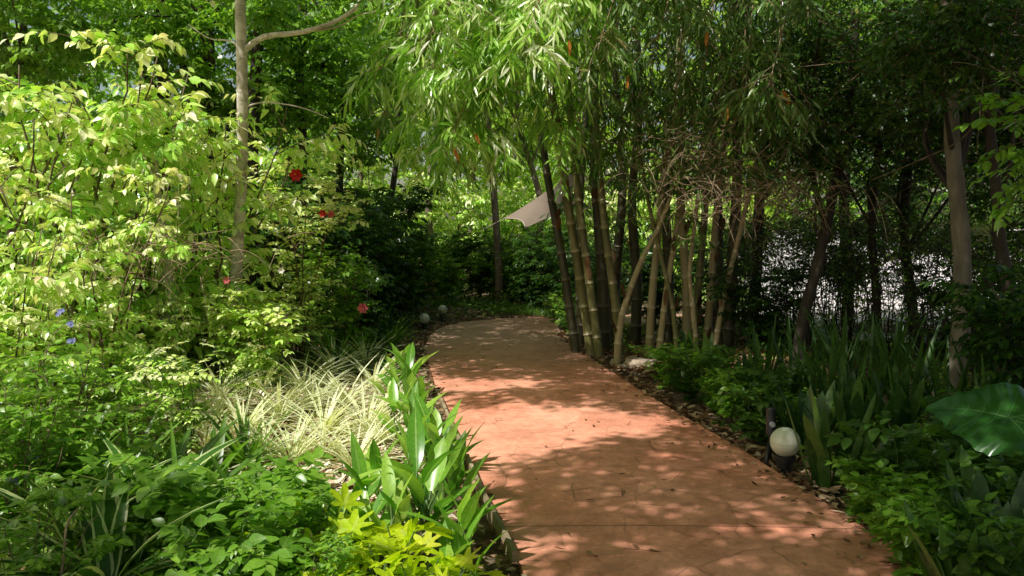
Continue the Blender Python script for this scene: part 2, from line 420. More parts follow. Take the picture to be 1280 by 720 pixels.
# path slab
b = Buf()
K = len(PL); top = np.zeros((K, 9, 3))
for j in range(9):
    f = j/8; top[:, j, :2] = PL*(1-f)+PR*f
    top[:, j, 2] = .012*(1-(2*f-1)**2)
i = np.arange(K-1)[:, None]*9+np.arange(8)[None]
b.add(top, np.zeros((K, 9, 3)), [np.stack([i, i+1, i+10, i+9], -1).reshape(-1, 4)])
for E in (PL, PR):
    s = np.zeros((K, 2, 3)); s[:, 0, :2] = E; s[:, 1, :2] = E; s[:, 1, 2] = -.12
    i = np.arange(K-1)*2
    b.add(s, np.zeros((K, 2, 3)), [np.stack([i, i+2, i+3, i+1], -1)])
m, nt, out = newmat('stamped_terracotta_concrete')
tc = nt.nodes.new('ShaderNodeTexCoord'); mp = nt.nodes.new('ShaderNodeMapping'); nt.links.new(tc.outputs['Object'], mp.inputs[0])
wn = nt.nodes.new('ShaderNodeTexNoise'); wn.inputs['Scale'].default_value = 5; nt.links.new(tc.outputs['Object'], wn.inputs['Vector'])
va = nt.nodes.new('ShaderNodeVectorMath'); va.operation = 'MULTIPLY_ADD'; nt.links.new(wn.outputs['Color'], va.inputs[0]); va.inputs[1].default_value = (.08,.08,0); nt.links.new(mp.outputs[0], va.inputs[2])
vo = nt.nodes.new('ShaderNodeTexVoronoi'); vo.feature = 'DISTANCE_TO_EDGE'; vo.inputs['Scale'].default_value = 2.3; nt.links.new(va.outputs[0], vo.inputs['Vector'])
vc = nt.nodes.new('ShaderNodeTexVoronoi'); vc.inputs['Scale'].default_value = 2.3; nt.links.new(va.outputs[0], vc.inputs['Vector'])
for v_ in (vo, vc): v_.inputs['Randomness'].default_value = .85
n1 = noise(nt, 1.2, 5, tc.outputs['Object'], .6); n2 = noise(nt, 45, 5, tc.outputs['Object'], .7); n3 = noise(nt, 6, 5, tc.outputs['Object'], .7)
c = ramp(nt, n1, [(.3, (.80,.31,.19)), (.7, (1.0,.48,.32))])
sepc = nt.nodes.new('ShaderNodeSeparateColor'); nt.links.new(vc.outputs['Color'], sepc.inputs[0])
c = mixc(nt, .6, c, mixc(nt, 1.0, c, ramp(nt, sepc.outputs[0], [(0, (.82,.8,.78)), (1, (1.14,1.16,1.18))]), 'MULTIPLY'))
c = mixc(nt, 1.0, c, ramp(nt, n3, [(.35, (.74,.70,.68)), (.65, (1.1,1.1,1.1))]), 'MULTIPLY')
c = mixc(nt, 1.0, c, ramp(nt, n2, [(.3, (.80,)*3), (.7, (1.1,)*3)]), 'MULTIPLY')
spd = nt.nodes.new('ShaderNodeSeparateXYZ'); nt.links.new(tc.outputs['Object'], spd.inputs[0])
stn = noise(nt, .8, 6, tc.outputs['Object'], .65); stn2 = noise(nt, 3.4, 6, tc.outputs['Object'], .75)
c = mixc(nt, math_(nt, 'MULTIPLY', ramp(nt, stn, [(.5, (0,)*3), (.66, (.55,)*3)]), ramp(nt, stn2, [(.35, (0,)*3), (.6, (1,)*3)])), c, (.42,.19,.12))
mr = nt.nodes.new('ShaderNodeMapRange'); nt.links.new(spd.outputs[1], mr.inputs[0]); mr.inputs[1].default_value = 8.5; mr.inputs[2].default_value = 11.5; mr.inputs[3].default_value = 0; mr.inputs[4].default_value = .95  # far stretch turns browner: its shade and green light put into the colour
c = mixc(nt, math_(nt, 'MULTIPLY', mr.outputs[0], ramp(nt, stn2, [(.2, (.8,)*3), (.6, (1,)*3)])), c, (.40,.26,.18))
ncr = noise(nt, 2.5, 3, tc.outputs['Object'])
crack = math_(nt, 'MULTIPLY', ramp(nt, vo.outputs['Distance'], [(.0, (1,)*3), (.018, (0,)*3)]), ramp(nt, ncr, [(.38, (.10,)*3), (.62, (.62,)*3)]))
c = mixc(nt, crack, c, (.22,.10,.065))
# expansion joint lines across the path
sp = nt.nodes.new('ShaderNodeSeparateXYZ'); nt.links.new(tc.outputs['Object'], sp.inputs[0])
jt = None
for (jy, sl) in ((4.12, .02), (8.9, .05)):
    yy = math_(nt, 'SUBTRACT', math_(nt, 'ADD', sp.outputs[1], math_(nt, 'MULTIPLY', sp.outputs[0], sl)), jy)
    l = math_(nt, 'LESS_THAN', math_(nt, 'ABSOLUTE', yy), .006)
    jt = l if jt is None else math_(nt, 'MAXIMUM', jt, l)
c = mixc(nt, math_(nt, 'MULTIPLY', jt, .7), c, (.16,.07,.045))
pb = nt.nodes.new('ShaderNodeBsdfPrincipled'); nt.links.new(c, pb.inputs['Base Color']); pb.inputs['Roughness'].default_value = .62; pb.inputs['Specular IOR Level'].default_value = .35
bp = nt.nodes.new('ShaderNodeBump'); bp.inputs['Distance'].default_value = .006; bp.inputs['Strength'].default_value = .6
h = math_(nt, 'SUBTRACT', math_(nt, 'MULTIPLY', n3, .8), math_(nt, 'ADD', crack, jt)); h = math_(nt, 'ADD', h, math_(nt, 'MULTIPLY', n2, .3))
nt.links.new(h, bp.inputs['Height']); nt.links.new(bp.outputs[0], pb.inputs['Normal']); nt.links.new(pb.outputs[0], out.inputs[0])
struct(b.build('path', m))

# pale paved court beyond the trees on the right
b = Buf()
q = np.array([(3.6, 10.8, .10), (30, 5, .10), (60, 34, .10), (5.2, 34, .10), (4.3, 19.5, .10)], float)
b.add(q, np.zeros((5, 3)), [np.array([[0, 1, 2], [0, 2, 3]]), np.array([[0, 3, 4]])])
pv = plain('pale_paving', (.66,.62,.60), .8, .3, .08, 1.2)
struct(b.build('pavement', pv, smooth=False))

def box(b, lo, hi, mat=0):
    x0, y0, z0 = lo; x1, y1, z1 = hi
    v = np.array([(x0,y0,z0),(x1,y0,z0),(x1,y1,z0),(x0,y1,z0),(x0,y0,z1),(x1,y0,z1),(x1,y1,z1),(x0,y1,z1)], float)
    f = np.array([(0,3,2,1),(4,5,6,7),(0,1,5,4),(1,2,6,5),(2,3,7,6),(3,0,4,7)])
    # separate faces so smooth shading stays flat
    b.add(v, np.zeros((8, 3)), [f], mat)
w = thing('garden_wall', 'sunlit white wall glimpsed through the trees behind the bamboo', 'wall', (6.2, 17.5, .1), R(-14))
b = Buf(); box(b, (-1.2, -.1, 0), (16, .1, 1.45)); b.build('wall_face', M['wall'], w, False)
b = Buf(); box(b, (-1.25, -.14, 1.453), (16.05, .14, 1.51)); b.build('coping', M['wall_cap'], w, False)

# grass strip closing the far end of the path
def blades(rng, x, y, z, h, wdt, matb, lean=.35):
    n = len(x); O = np.stack([x, y, z], 1); D = rand_dir(rng, n, .75, 1.0); D[:, 2] = 1; D[:, :2] *= lean*2
    A = nrm(D); N = nrm(np.cross(A, rand_dir(rng, n, -.1, .1)))
    leaves(matb, T_LO, O, A, N, h*rng.uniform(.5, 1.2, n), wdt, rng.random(n), .25)
rng = np.random.default_rng(3)
b = Buf(); n = 9000; u = rng.random(n)
x = rng.uniform(-1.6, 1.9, n); y = 15.4+.55*(x+1.2)*-.45+rng.uniform(0, .9, n); ok = path_dist(x, y) > .02; x, y = x[ok], y[ok]
blades(rng, x, y, gz(x, y)-.01, .13, .006, b)
stuff(b.build('grass', M['grass']), 'low strip of shaded grass closing the far end of the path', 'grass')

# leaf litter: dry leaves lying everywhere, a paler copy in the sun bed with sunlight put into its colour
def litter(rng, x, y, s, buf, dz=.012, flat=.35):
    n = len(x); z = gz(x, y)+dz+rng.random(n)*.015
    A = rand_dir(rng, n, -.2, .3); N = nrm(np.array([0, 0, 1.])+rng.normal(0, flat, (n, 3)))
    leaves(buf, T_MID, np.stack([x, y, z], 1), A, N, s*rng.uniform(.5, 1.3, n), s*.22*rng.uniform(.5, 1.4, n), rng.random(n), rng.uniform(-.3, .3, n))
b = Buf()
n = 16000; x = rng.uniform(-7, 7, n); y = 1.5+rng.random(n)**1.3*14; d = path_dist(x, y); ok = (d > .0); litter(rng, x[ok], y[ok], .10, b)
n = 5000; t = rng.integers(8, 100, n); side = rng.random(n) < .65; e = np.where(side[:, None], PR[t], PL[t])
sg = np.where(side, 1, -1); off = np.abs(rng.normal(.05, .1, n)); x = e[:, 0]+sg*off; y = e[:, 1]+rng.uniform(-.1, .1, n)
litter(rng, x, y, .08, b, .03)
n = 3500; a_ = rng.normal(0, 1, (n, 2)); x = 1.75+a_[:, 0]*.85; y = 9.6+a_[:, 1]*.6; ok = path_dist(x, y) > -.05; litter(rng, x[ok], y[ok], .13, b, .04, .5)
stuff(b.build('leaf_litter', M['litter']), 'brown dry leaves and bamboo sheaths littering the beds and path edges', 'leaf litter')
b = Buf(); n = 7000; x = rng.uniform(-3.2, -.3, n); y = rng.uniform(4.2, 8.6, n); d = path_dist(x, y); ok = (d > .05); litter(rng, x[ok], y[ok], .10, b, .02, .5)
stuff(b.build('sunlit_litter', M['litter_pale']), 'pale sunlit dry leaves covering the bed under the striped plants', 'leaf litter')
# few bits fallen on the path
b = Buf(); n = 850; t = rng.integers(20, 100, n); f = np.where(rng.random(n) < .7, 1-np.abs(rng.normal(0, .09, n)), rng.random(n)); f = np.clip(f, .02, .98)
e = PL[t]*(1-f[:, None])+PR[t]*f[:, None]; A = rand_dir(rng, n, -.02, .06); N = nrm(np.array([0, 0, 1.])+rng.normal(0, .2, (n, 3)))
leaves(b, T_MID, np.c_[e, np.full(n, .02)], A, N, .05*rng.uniform(.4, 1.4, n), .008*rng.uniform(.5, 2, n), rng.random(n)*.8, rng.uniform(-.2, .2, n))
n = 60; t = rng.integers(20, 90, n); f = rng.random(n); e = PL[t]*(1-f[:, None])+PR[t]*f[:, None]
o = np.c_[e, np.full(n, .02)]; dd = rand_dir(rng, n, -.01, .03)
tubes(b, arcs(o, dd, rng.uniform(.05, .22, n), np.full(n, .02), 4), np.full((n, 4), .0018), 3)
stuff(b.build('fallen_leaves', M['litter']), 'thin leaves and twigs fallen on the terracotta path', 'leaf litter')

# timber edging on the left of the path
ed = thing('path_edging', 'weathered brown timber edging along the left path edge by broad leaves', 'edging', (0, 4, 0))
def edging(i0, i1, off, h, nm):
    b = Buf(); seg = PL[i0:i1]; tt = nrm(np.gradient(seg, axis=0)); nn = np.stack([-tt[:, 1], tt[:, 0]], 1)
    a = seg+nn*off; c_ = seg+nn*(off+.022); k = len(seg); V = np.zeros((k, 4, 3))
    wob = .006*np.sin(np.arange(k)*1.1)
    V[:, 0, :2] = a; V[:, 1, :2] = a; V[:, 2, :2] = c_; V[:, 3, :2] = c_; V[:, 0, 2] = -.1; V[:, 3, 2] = -.1; V[:, 1, 2] = h+wob; V[:, 2, 2] = h+wob
    V -= np.array([0, 4, 0])
    i = np.arange(k-1)*4
    fs = [np.stack([i+j, i+j+1, i+4+j+1, i+4+j], -1) for j in range(3)]; fs.append(np.array([[0, 3, 2, 1], [4*k-4, 4*k-3, 4*k-2, 4*k-1]]))
    b.add(V, np.zeros((k, 4, 3)), fs); return b.build(nm, M['wood'], ed, False)
def idx_y(y): return int(np.argmin(np.abs(PL[:60, 1]-y)))
edging(idx_y(1.0), idx_y(3.6), .01, .05, 'board'); edging(idx_y(3.6), idx_y(5.6), .012, .055, 'board'); edging(idx_y(5.6), idx_y(8.3), .01, .04, 'board')

# ================================================================== SHADING CANOPY (trees added out of view, leaves kept where shade is wanted)
def shade(x, y):
    """wanted leaf cover (0..1) along the sun ray that meets the ground at x,y"""
    s = np.full_like(x, .97)
    edgeL = np.interp(y, PL[:70, 1], PL[:70, 0])
    s[x < -6.5] = .3
    near = 3.6+np.clip((-x-1.3)*.15, -.1, .3)
    s[(x > edgeL) & (x < .5) & (y > 6.9) & (y < 8.9)] = .6
    s[(x > 2.6) & (y < 7)] = .85
    s[(x > .7) & (x < 3.4) & (y > 8.8) & (y < 13.0)] = .03        # sun on the upper bamboo leaves
    s[(x >= 3.4) & (x < 5.0) & (y > 9.5) & (y < 13.0)] = .3
    s[(x < -1.8) & (y < near)] = .25
    bed = (x < edgeL+.2-np.clip(y-8.6, 0, 1)*.15) & (y > near) & (y < 12.8+.25*np.abs(x)) & (x > -10)
    s[bed] = 0.0
    pa = (((x-.35)/1.05)**2+((y-6.4)/.62)**2 < 1) | (((x+.15)/.8)**2+((y-6.0)/.75)**2 < 1) | (((x+.4)/.75)**2+((y-8.05)/.42)**2 < 1)
    s[pa] = 0.0
    s[(x < -1.5) & (y > 12.8)] = .55
    s[(x > 3.8) & (y > 10)] = .15
    s[(x > -1.0) & (x < .0) & (y > 2.7) & (y < 3.8)] = 0.0
    s[y > 14.8] = .05
    return s
added_canopy_trees = [
 ('added_shade_tree', 'tall shade tree out of view behind the left bed, its crown shaped to shade the path', (-5.6, 1.0), .16),
 ('added_shade_tree', 'tall shade tree out of view behind the camera to the right of the path, its crown shaped for shade', (3.0, -2.2), .17),
 ('added_shade_tree', 'tall shade tree out of view in the right thicket behind the elephant ear plant, its crown shaped for shade', (5.2, 3.4), .15),
]
rng = np.random.default_rng(11)
n = 27000
tx = rng.uniform(-7, 9.5, n); ty = rng.uniform(-1.5, 14.5, n); z = rng.uniform(4.7, 7.6, n)
# clumpiness
cl = .5+.5*np.sin(tx*3.1+1.3*np.sin(ty*2.3))*np.sin(ty*2.9+1.7*np.sin(tx*1.9))
keep = rng.random(n) < shade(tx, ty)*(.8+.5*cl)
tx, ty, z = tx[keep], ty[keep], z[keep]
ox = tx-SHX*z; oy = ty-SHY*z
O = np.stack([ox, oy, z], 1)
tc_ = np.array([t[2] for t in added_canopy_trees]); own = np.argmin((ox[:, None]-tc_[None, :, 0])**2+(oy[:, None]-tc_[None, :, 1])**2, 1)
for k, (nm, lab, (bx_, by_), r0) in enumerate(added_canopy_trees):
    t = thing(nm, lab, 'tree', (bx_, by_, gz(bx_, by_)))
    base = np.array([bx_, by_, gz(bx_, by_)])
    o = O[own == k]-base
    tb = Buf(); tp = poly([(0,0,-.1),(.1,.05,2),(-.05,.1,4),(.1,0,7)], 24); tubes(tb, tp, np.linspace(r0, r0*.5, 24), 10)
    lb, sb = Buf(), Buf()
    dd = rand_dir(rng, len(o), -.2, .4)
    twigs(rng, lb, None, o-dd*.25, dd, .5, .15, 8, .15, .042, T_LO, 55, .2, .35, rad=.004)
    # limbs reaching into the crown
    sel = rng.choice(len(o), min(22, len(o)), replace=False)
    for s_ in sel:
        e = o[s_]; st = tp[rng.integers(13, 23)]
        midp = (st+e)/2+np.array([0, 0, .5]); lp = poly([st, midp, e], 10); lw_ = lp+base
        if (shade(lw_[:, 0]+SHX*lw_[:, 2], lw_[:, 1]+SHY*lw_[:, 2]) < .2).sum() > 1: continue
        lm_ = Buf(); tubes(lm_, lp, np.linspace(.05, .012, 10), 6); lm_.build('branch', M['bark'], t)
    tb.build('trunk', M['bark'], t); lb.build('crown', M['green'], t)

# ================================================================== GENERIC PLANTS
def shrub_parts(rng, t, H, spread, nst, nb, nt_, leaf, T, lm, sm, M_=8, ang=55, hang=.25, bl=.45, tl=.3, droop=.25, tint=(0, 1), r0=.014, low=.12, bend=.2, jit=.3, up=1.0):
    """t: parent empty. builds stem and foliage parts around the origin"""
    sb, lb = Buf(), Buf()
    az = np.linspace(0, 2*PI, nst, endpoint=False)+rng.uniform(-.4, .4, nst)
    stems = []
    for a in az:
        h = H*rng.uniform(.7, 1.0); r = spread*rng.uniform(.35, .95)
        p = poly([(0.02*math.cos(a), .02*math.sin(a), -.05), (r*.35*math.cos(a), r*.35*math.sin(a), h*.45), (r*math.cos(a), r*math.sin(a), h)], 8, .012*H, rng)
        stems.append(p)
    S = np.array(stems); tubes(sb, S, np.linspace(r0, r0*.3, 8)[None].repeat(nst, 0), 5)
    bo, bd = [], []
    for p in stems:
        tt = rng.uniform(low, 1, nb); o, tan = on_poly(p, tt)
        d = rand_dir(rng, nb, -.1, .7); rad = o*np.array([1, 1, 0]); d = nrm(d+nrm(rad+1e-3)*.5+tan*.35); bo.append(o); bd.append(d)
    bo, bd = np.concatenate(bo), np.concatenate(bd); L = bl*H*.5*rng.uniform(.5, 1.1, len(bo))
    tubes(sb, arcs(bo, bd, L, np.full(len(bo), droop*.6), 5), np.linspace(r0*.4, r0*.15, 5)[None].repeat(len(bo), 0), 3)
    k = rng.uniform(.25, 1, (len(bo), nt_))[..., None]
    to = (bo[:, None]+bd[:, None]*L[:, None, None]*k-np.array([0, 0, 1.])*(droop*.6*L)[:, None, None]*k**2).reshape(-1, 3)
    td = nrm(np.repeat(bd, nt_, 0)*.5+rand_dir(rng, len(to), -.3, .6))
    cl = rng.uniform(tint[0], tint[1], len(to))*.6 + .4*np.clip(to[:, 2]/H, 0, 1)*(tint[1]-tint[0])+tint[0]*.4  # upper twigs get a paler tint, standing in for sun on the top
    twigs(rng, lb, sb, to, td, tl*rng.uniform(.6, 1.2, len(to)), droop, M_, leaf[0], leaf[1], T, ang, hang, jit, bend, tint, r0*.12+.001, cl=cl, up=up)
    sb.build('stem', sm, t); lb.build('foliage', lm, t)
    return stems

def proto(name, cat, label='plant'):
    return thing(name, label, cat)

# --- lime shrubs (three different individuals)
LIME = []
for k in range(3):
    rng = np.random.default_rng(20+k); t = proto('leafy_shrub', 'shrub')
    shrub_parts(rng, t, 2.6, 1.0, 9, 9, 5, [(.125, .026), (.095, .028), (.14, .03)][k], [T_MID, T_OVATE, T_MID][k], M['lime'], M['twig'], 8, 50, .45, .5, [.36, .28, .4][k], .35, (.0, .98), .016, .1, .3, .45)
    LIME.append(t)
# --- ovate green shrubs
GREEN = []
for k in range(3):
    rng = np.random.default_rng(30+k); t = proto('leafy_shrub', 'shrub')
    shrub_parts(rng, t, 1.2, .6, 8, 7, 4, (.095, .027), T_MID, M['green'], M['twig'], 7, 55, .15, .5, .22, .2, (.1, .9), .009)
    GREEN.append(t)
# --- dark background shrubs
DARK = []
for k in range(3):
    rng = np.random.default_rng(40+k); t = proto('dark_shrub', 'shrub')
    shrub_parts(rng, t, 1.7, .9, 9, 9, 5, (.13, .03), T_LO, M['dark'], M['bark_dark'], 8, 55, .25, .5, .3, .25, (.0, .95), .012)
    DARK.append(t)
# --- low ground plants, ovate leaves on short stems
LOW = []
for k in range(3):
    rng = np.random.default_rng(50+k); t = proto('low_leafy_plant', 'plant')
    shrub_parts(rng, t, .42, .26, 7, 4, 3, (.075, .024), T_OVATE, M['green'], M['stem'], 5, 60, .05, .6, .12, .12, (.0, .8), .004, .15)
    LOW.append(t)
LOWD = []
for k in range(2):
    rng = np.random.default_rng(56+k); t = proto('low_leafy_plant', 'plant')
    shrub_parts(rng, t, .5, .3, 7, 4, 3, (.085, .028), T_OVATE, M['dark'], M['stem'], 5, 60, .05, .6, .12, .12, (.3, 1), .004, .15)
    LOWD.append(t)

def rosette(rng, t, n, L, W, T, el, mat, bend=(.5, 1.0), stem=None, name='foliage', spread=.03, tint=(0, 1), fold_out=0):
    b = Buf(); az = rng.uniform(0, 2*PI, n); e = np.radians(rng.uniform(el[0], el[1], n))
    A = np.stack([np.cos(e)*np.cos(az), np.cos(e)*np.sin(az), np.sin(e)], 1)
    out_ = np.stack([np.cos(az), np.sin(az), np.zeros(n)], 1)
    N = nrm(np.stack([-np.sin(e)*np.cos(az), -np.sin(e)*np.sin(az), np.cos(e)], 1)+rng.normal(0, .15, (n, 3)))
    O = out_*spread*rng.random((n, 1))+np.array([0, 0, -.01])
    leaves(b, T, O, A, N, L*rng.uniform(.6, 1.1, n), W*rng.uniform(.7, 1.15, n), rng.uniform(tint[0], tint[1], n), rng.uniform(bend[0], bend[1], n))
    return b.build(name, mat, t)
# spider plants
SPIDER = []
for k in range(3):
    rng = np.random.default_rng(60+k); t = proto('striped_plant', 'plant')
    rosette(rng, t, 95, .44, .0095, T_STRAP, (15, 85), M['spider'], (.5, 1.25))
    SPIDER.append(t)
# arching dark strap clump
STRAP = []
for k in range(2):
    rng = np.random.default_rng(66+k); t = proto('strap_leaf_plant', 'plant')
    rosette(rng, t, 46, .55, .017, T_STRAP, (35, 88), M['green'], (.3, .9), tint=(0, .5))
    STRAP.append(t)
WIDE = []
for k in range(3):
    rng = np.random.default_rng(160+k); t = proto('wide_strap_plant', 'plant')
    rosette(rng, t, 26, .52, .030, T_STRAP, (30, 85), M['green'], (.25, .75), tint=(0, .45))
    WIDE.append(t)
# cream edged arching plant
CREAM = []
for k in range(2):
    rng = np.random.default_rng(70+k); t = proto('cream_edged_plant', 'plant')
    rosette(rng, t, 22, .42, .03, T_STRAP, (20, 75), M['stripe_dark'], (.25, .7))
    CREAM.append(t)
# snake plants: stiff swords
SNAKE = []
for k in range(3):
    rng = np.random.default_rng(74+k); t = proto('snake_plant', 'plant')
    rosette(rng, t, 15, .62, .046, T_SWORD, (62, 88), M['sword'], (-.06, .12), spread=.12)
    SNAKE.append(t)
REED = []
for k in range(2):
    rng = np.random.default_rng(78+k); t = proto('blade_leaf_plant', 'plant')
    rosette(rng, t, 22, .86, .018, T_STRAP, (62, 88), M['sword'], (.0, .3), spread=.15, tint=(.3, 1))
    REED.append(t)

def broad_plant(rng, t, n, H, L, W, mat, el=(48, 80), bend=(.02, .3), T=T_BROAD, tint=(0, 1), nst=3):
    """canna-like shoots: a few stems each with alternating broad blades"""
    sb, lb = Buf(), Buf()
    for s in range(nst):
        a0 = rng.uniform(0, 2*PI); r = rng.uniform(.0, .1)
        base = np.array([r*math.cos(a0), r*math.sin(a0), -.03]); h = H*rng.uniform(.7, 1.05)
        top = base+np.array([rng.normal(0, .05), rng.normal(0, .05), h])
        p = poly([base, (base+top)/2+rng.normal(0, .01, 3), top], 7); tubes(sb, p, np.linspace(.012, .006, 7), 6)
        tt = np.linspace(.1, 1, n)+rng.normal(0, .03, n); o, tan = on_poly(p, np.clip(tt, 0, .999))
        az = a0+np.arange(n)*2.4+rng.normal(0, .3, n); e = np.radians(rng.uniform(el[0], el[1], n)+10*np.linspace(-1, 1, n))
        A = np.stack([np.cos(e)*np.cos(az), np.cos(e)*np.sin(az), np.sin(e)], 1)
        N = nrm(np.stack([-np.sin(e)*np.cos(az), -np.sin(e)*np.sin(az), np.cos(e)], 1)+rng.normal(0, .2, (n, 3)))
        pe = .25*L; tubes(sb, np.stack([o, o+A*pe*.5, o+A*pe], 1), np.full((n, 3), .005), 4)
        leaves(lb, T, o+A*pe*.9, A, N, L*rng.uniform(.75, 1.15, n), W*rng.uniform(.8, 1.15, n), rng.uniform(tint[0], tint[1], n), rng.uniform(bend[0], bend[1], n))
    sb.build('stem', M['stem'], t); lb.build('foliage', mat, t)
BROAD = []
for k in range(4):
    rng = np.random.default_rng(80+k); t = proto('broad_leaf_plant', 'plant')
    broad_plant(rng, t, 5, .30, [.27, .32, .24, .29][k], [.040, .046, .034, .05][k], M['broad'], (42, 84), (.0, .5), nst=3)
    BROAD.append(t)

# lobed chartreuse plant
def lobed_template():
    # an outline with deep rounded lobes; built as fans around the midrib
    n = 34; V = [(0, 0, 0)]; U = [0]
    th = np.linspace(-PI*.93, PI*.93, n)
    for i, a in enumerate(th):
        base_r = .5*(1+.35*math.cos(a)); lob = 1+.42*math.cos(i*PI/2.4)
        r = base_r*lob
        V.append((.35+r*math.cos(a), r*math.sin(a)*1.15, .12*abs(math.sin(a))+.03*math.sin(i*1.3))); U.append(math.sin(a)*1.0)
    V[0] = (.3, 0, 0)
    tri = [(0, i, i+1) for i in range(1, n)]
    return dict(v=np.array(V), u=np.array(U), tri=np.array(tri), quad=np.zeros((0, 4), int))
T_LOBE = lobed_template()
CHART = []
for k in range(3):
    rng = np.random.default_rng(90+k); t = proto('chartreuse_plant', 'plant')
    sb, lb = Buf(), Buf(); n = 26
    D = rand_dir(rng, n, .45, .98); L = rng.uniform(.16, .34, n); O = rng.normal(0, .04, (n, 3))*np.array([1, 1, 0])
    pp = arcs(O, D, L, np.full(n, .15), 5); tubes(sb, pp, np.full((n, 5), .003), 4)
    tip = pp[:, -1]; A = nrm(D*np.array([1, 1, .1])+rng.normal(0, .3, (n, 3))+np.array([0, 0, .1])); N = nrm(np.array([0, 0, 1.])+rng.normal(0, .4, (n, 3)))
    leaves(lb, T_LOBE, tip, A, N, .12*rng.uniform(.6, 1.2, n), .11*rng.uniform(.7, 1.1, n), rng.random(n), rng.uniform(.0, .4, n))
    sb.build('stem', M['stem'], t); lb.build('foliage', M['chart'], t); CHART.append(t)

# pinnate saplings: shoots with long compound leaves
PINN = []
for k in range(2):
    rng = np.random.default_rng(95+k); t = proto('compound_leaf_sapling', 'plant')
    sb, lb = Buf(), Buf()
    for s in range(4):
        p = poly([(0, 0, -.05), (rng.normal(0, .06), rng.normal(0, .06), .5), (rng.normal(0, .18), rng.normal(0, .18), 1.0)], 8); tubes(sb, p, np.linspace(.009, .004, 8), 5)
        o, tan = on_poly(p, rng.uniform(.35, 1, 10)*.999); d = nrm(rand_dir(rng, 10, -.05, .6))
        twigs(rng, lb, sb, o, d, .34*rng.uniform(.7, 1.1, 10), .25, 13, .07, .019, T_MID, 75, .1, .15, .15, (.3, 1), .003)
    sb.build('stem', M['stem'], t); lb.build('foliage', M['lime'], t); PINN.append(t)

# ---- flowers
def flower(parent, mat, loc, s, rng, nm='flower'):
    b = Buf(); n = 6; az = np.linspace(0, 2*PI, n, endpoint=False)
    A = np.stack([np.cos(az), np.full(n, -.9), np.sin(az)], 1); N = np.stack([-.3*np.cos(az), np.full(n, -.4), -.3*np.sin(az)], 1)
    leaves(b, T_OVATE, np.zeros((n, 3))+np.array(loc), A, N, s, s*.42, rng.random(n), .25)
    o = b.build(nm, mat, parent)
    p = Buf(); tubes(p, np.array([loc, np.array(loc)+np.array([0, -s*.9, .1*s])]), np.array([s*.06, s*.05]), 6)
    p.build('pistil', M['pistil'], o)
    return o

# ================================================================== LEFT SIDE
# slender pale tree
d = 8.0; bx_, by_, bz_ = at(292, d)
t = thing('slender_tree', 'slender tree with smooth pale bark standing in the sunny left bed', 'tree', (bx_, by_, bz_))
base = np.array([bx_, by_, bz_]); rng = np.random.default_rng(101)
tp = poly([np.array([0, 0, -.1]), P(295, 360, d)-base, P(301, 240, d)-base, P(303, 130, d)-base, P(300, 0, d)-base, P(292, -160, d)-base, P(300, -300, d-.3)-base], 60)
tr = np.interp(np.linspace(0, 1, 60), [0, .2, .6, 1], [.064, .057, .053, .036])*(1+.04*np.sin(np.arange(60)*1.9)); tb = Buf(); tubes(tb, tp, tr, 14); tb.build('trunk', M['bark_pale'], t)
for q, r_ in ((([302, 66], [330, 46], [378, 40], [425, 24], [452, -2], [470, -60]), .034), (([378, 40], [420, 34], [446, 20], [470, 14]), .012),
              (([306, 70], [290, 52], [262, 48], [235, 30]), .012),
              (([304, 135], [330, 128], [375, 134], [412, 148]), .010), (([302, 160], [285, 168], [270, 190]), .008)):
    pp = poly([P(x_, y_, d-.02*i_)-base for i_, (x_, y_) in enumerate(q)], 16); sb = Buf(); tubes(sb, pp, np.linspace(r_, r_*.35, 16), 7); sb.build('branch', M['bark_pale'], t)
lb = Buf(); sb = Buf(); n = 60; o, tan = on_poly(tp, rng.uniform(.7, 1, n)*.999); dd = rand_dir(rng, n, -.1, .6)
for k_ in range(3):
    o2 = o+dd*rng.uniform(.3, 1.3, (n, 1)); twigs(rng, lb, lb, o2, nrm(dd+rand_dir(rng, n, -.4, .3)), .4, .3, 8, .12, .03, T_MID, 55, .3, smat=1)
tubes(lb, arcs(o, dd, np.full(n, 1.3), np.full(n, .0), 5), np.linspace(.012, .004, 5)[None].repeat(n, 0), 4, 1)
lb.build('crown', [M['lime'], M['twig']], t)
# short white stub trunk left
bx_, by_, bz_ = at(212, 7.6); base = np.array([bx_, by_, bz_])
t = thing('pale_sapling', 'short thin sapling with bleached trunk left of the slender pale tree', 'tree', base)
tb = Buf(); tubes(tb, poly([np.array([0, 0, -.1]), P(210, 350, 7.6)-base, P(205, 300, 7.6)-base, P(196, 230, 7.6)-base, P(192, 120, 7.6)-base], 20), np.linspace(.055, .02, 20), 9); tb.build('trunk', M['bark_pale'], t)
lb, sb = Buf(), Buf(); n = 30; o = P(194, 170, 7.6)-base+rng.normal(0, .18, (n, 3)); twigs(rng, lb, lb, o, rand_dir(rng, n, -.3, .7), .35, .3, 8, .12, .028, T_MID, 50, .4, smat=1)
lb.build('crown', [M['lime'], M['twig']], t)

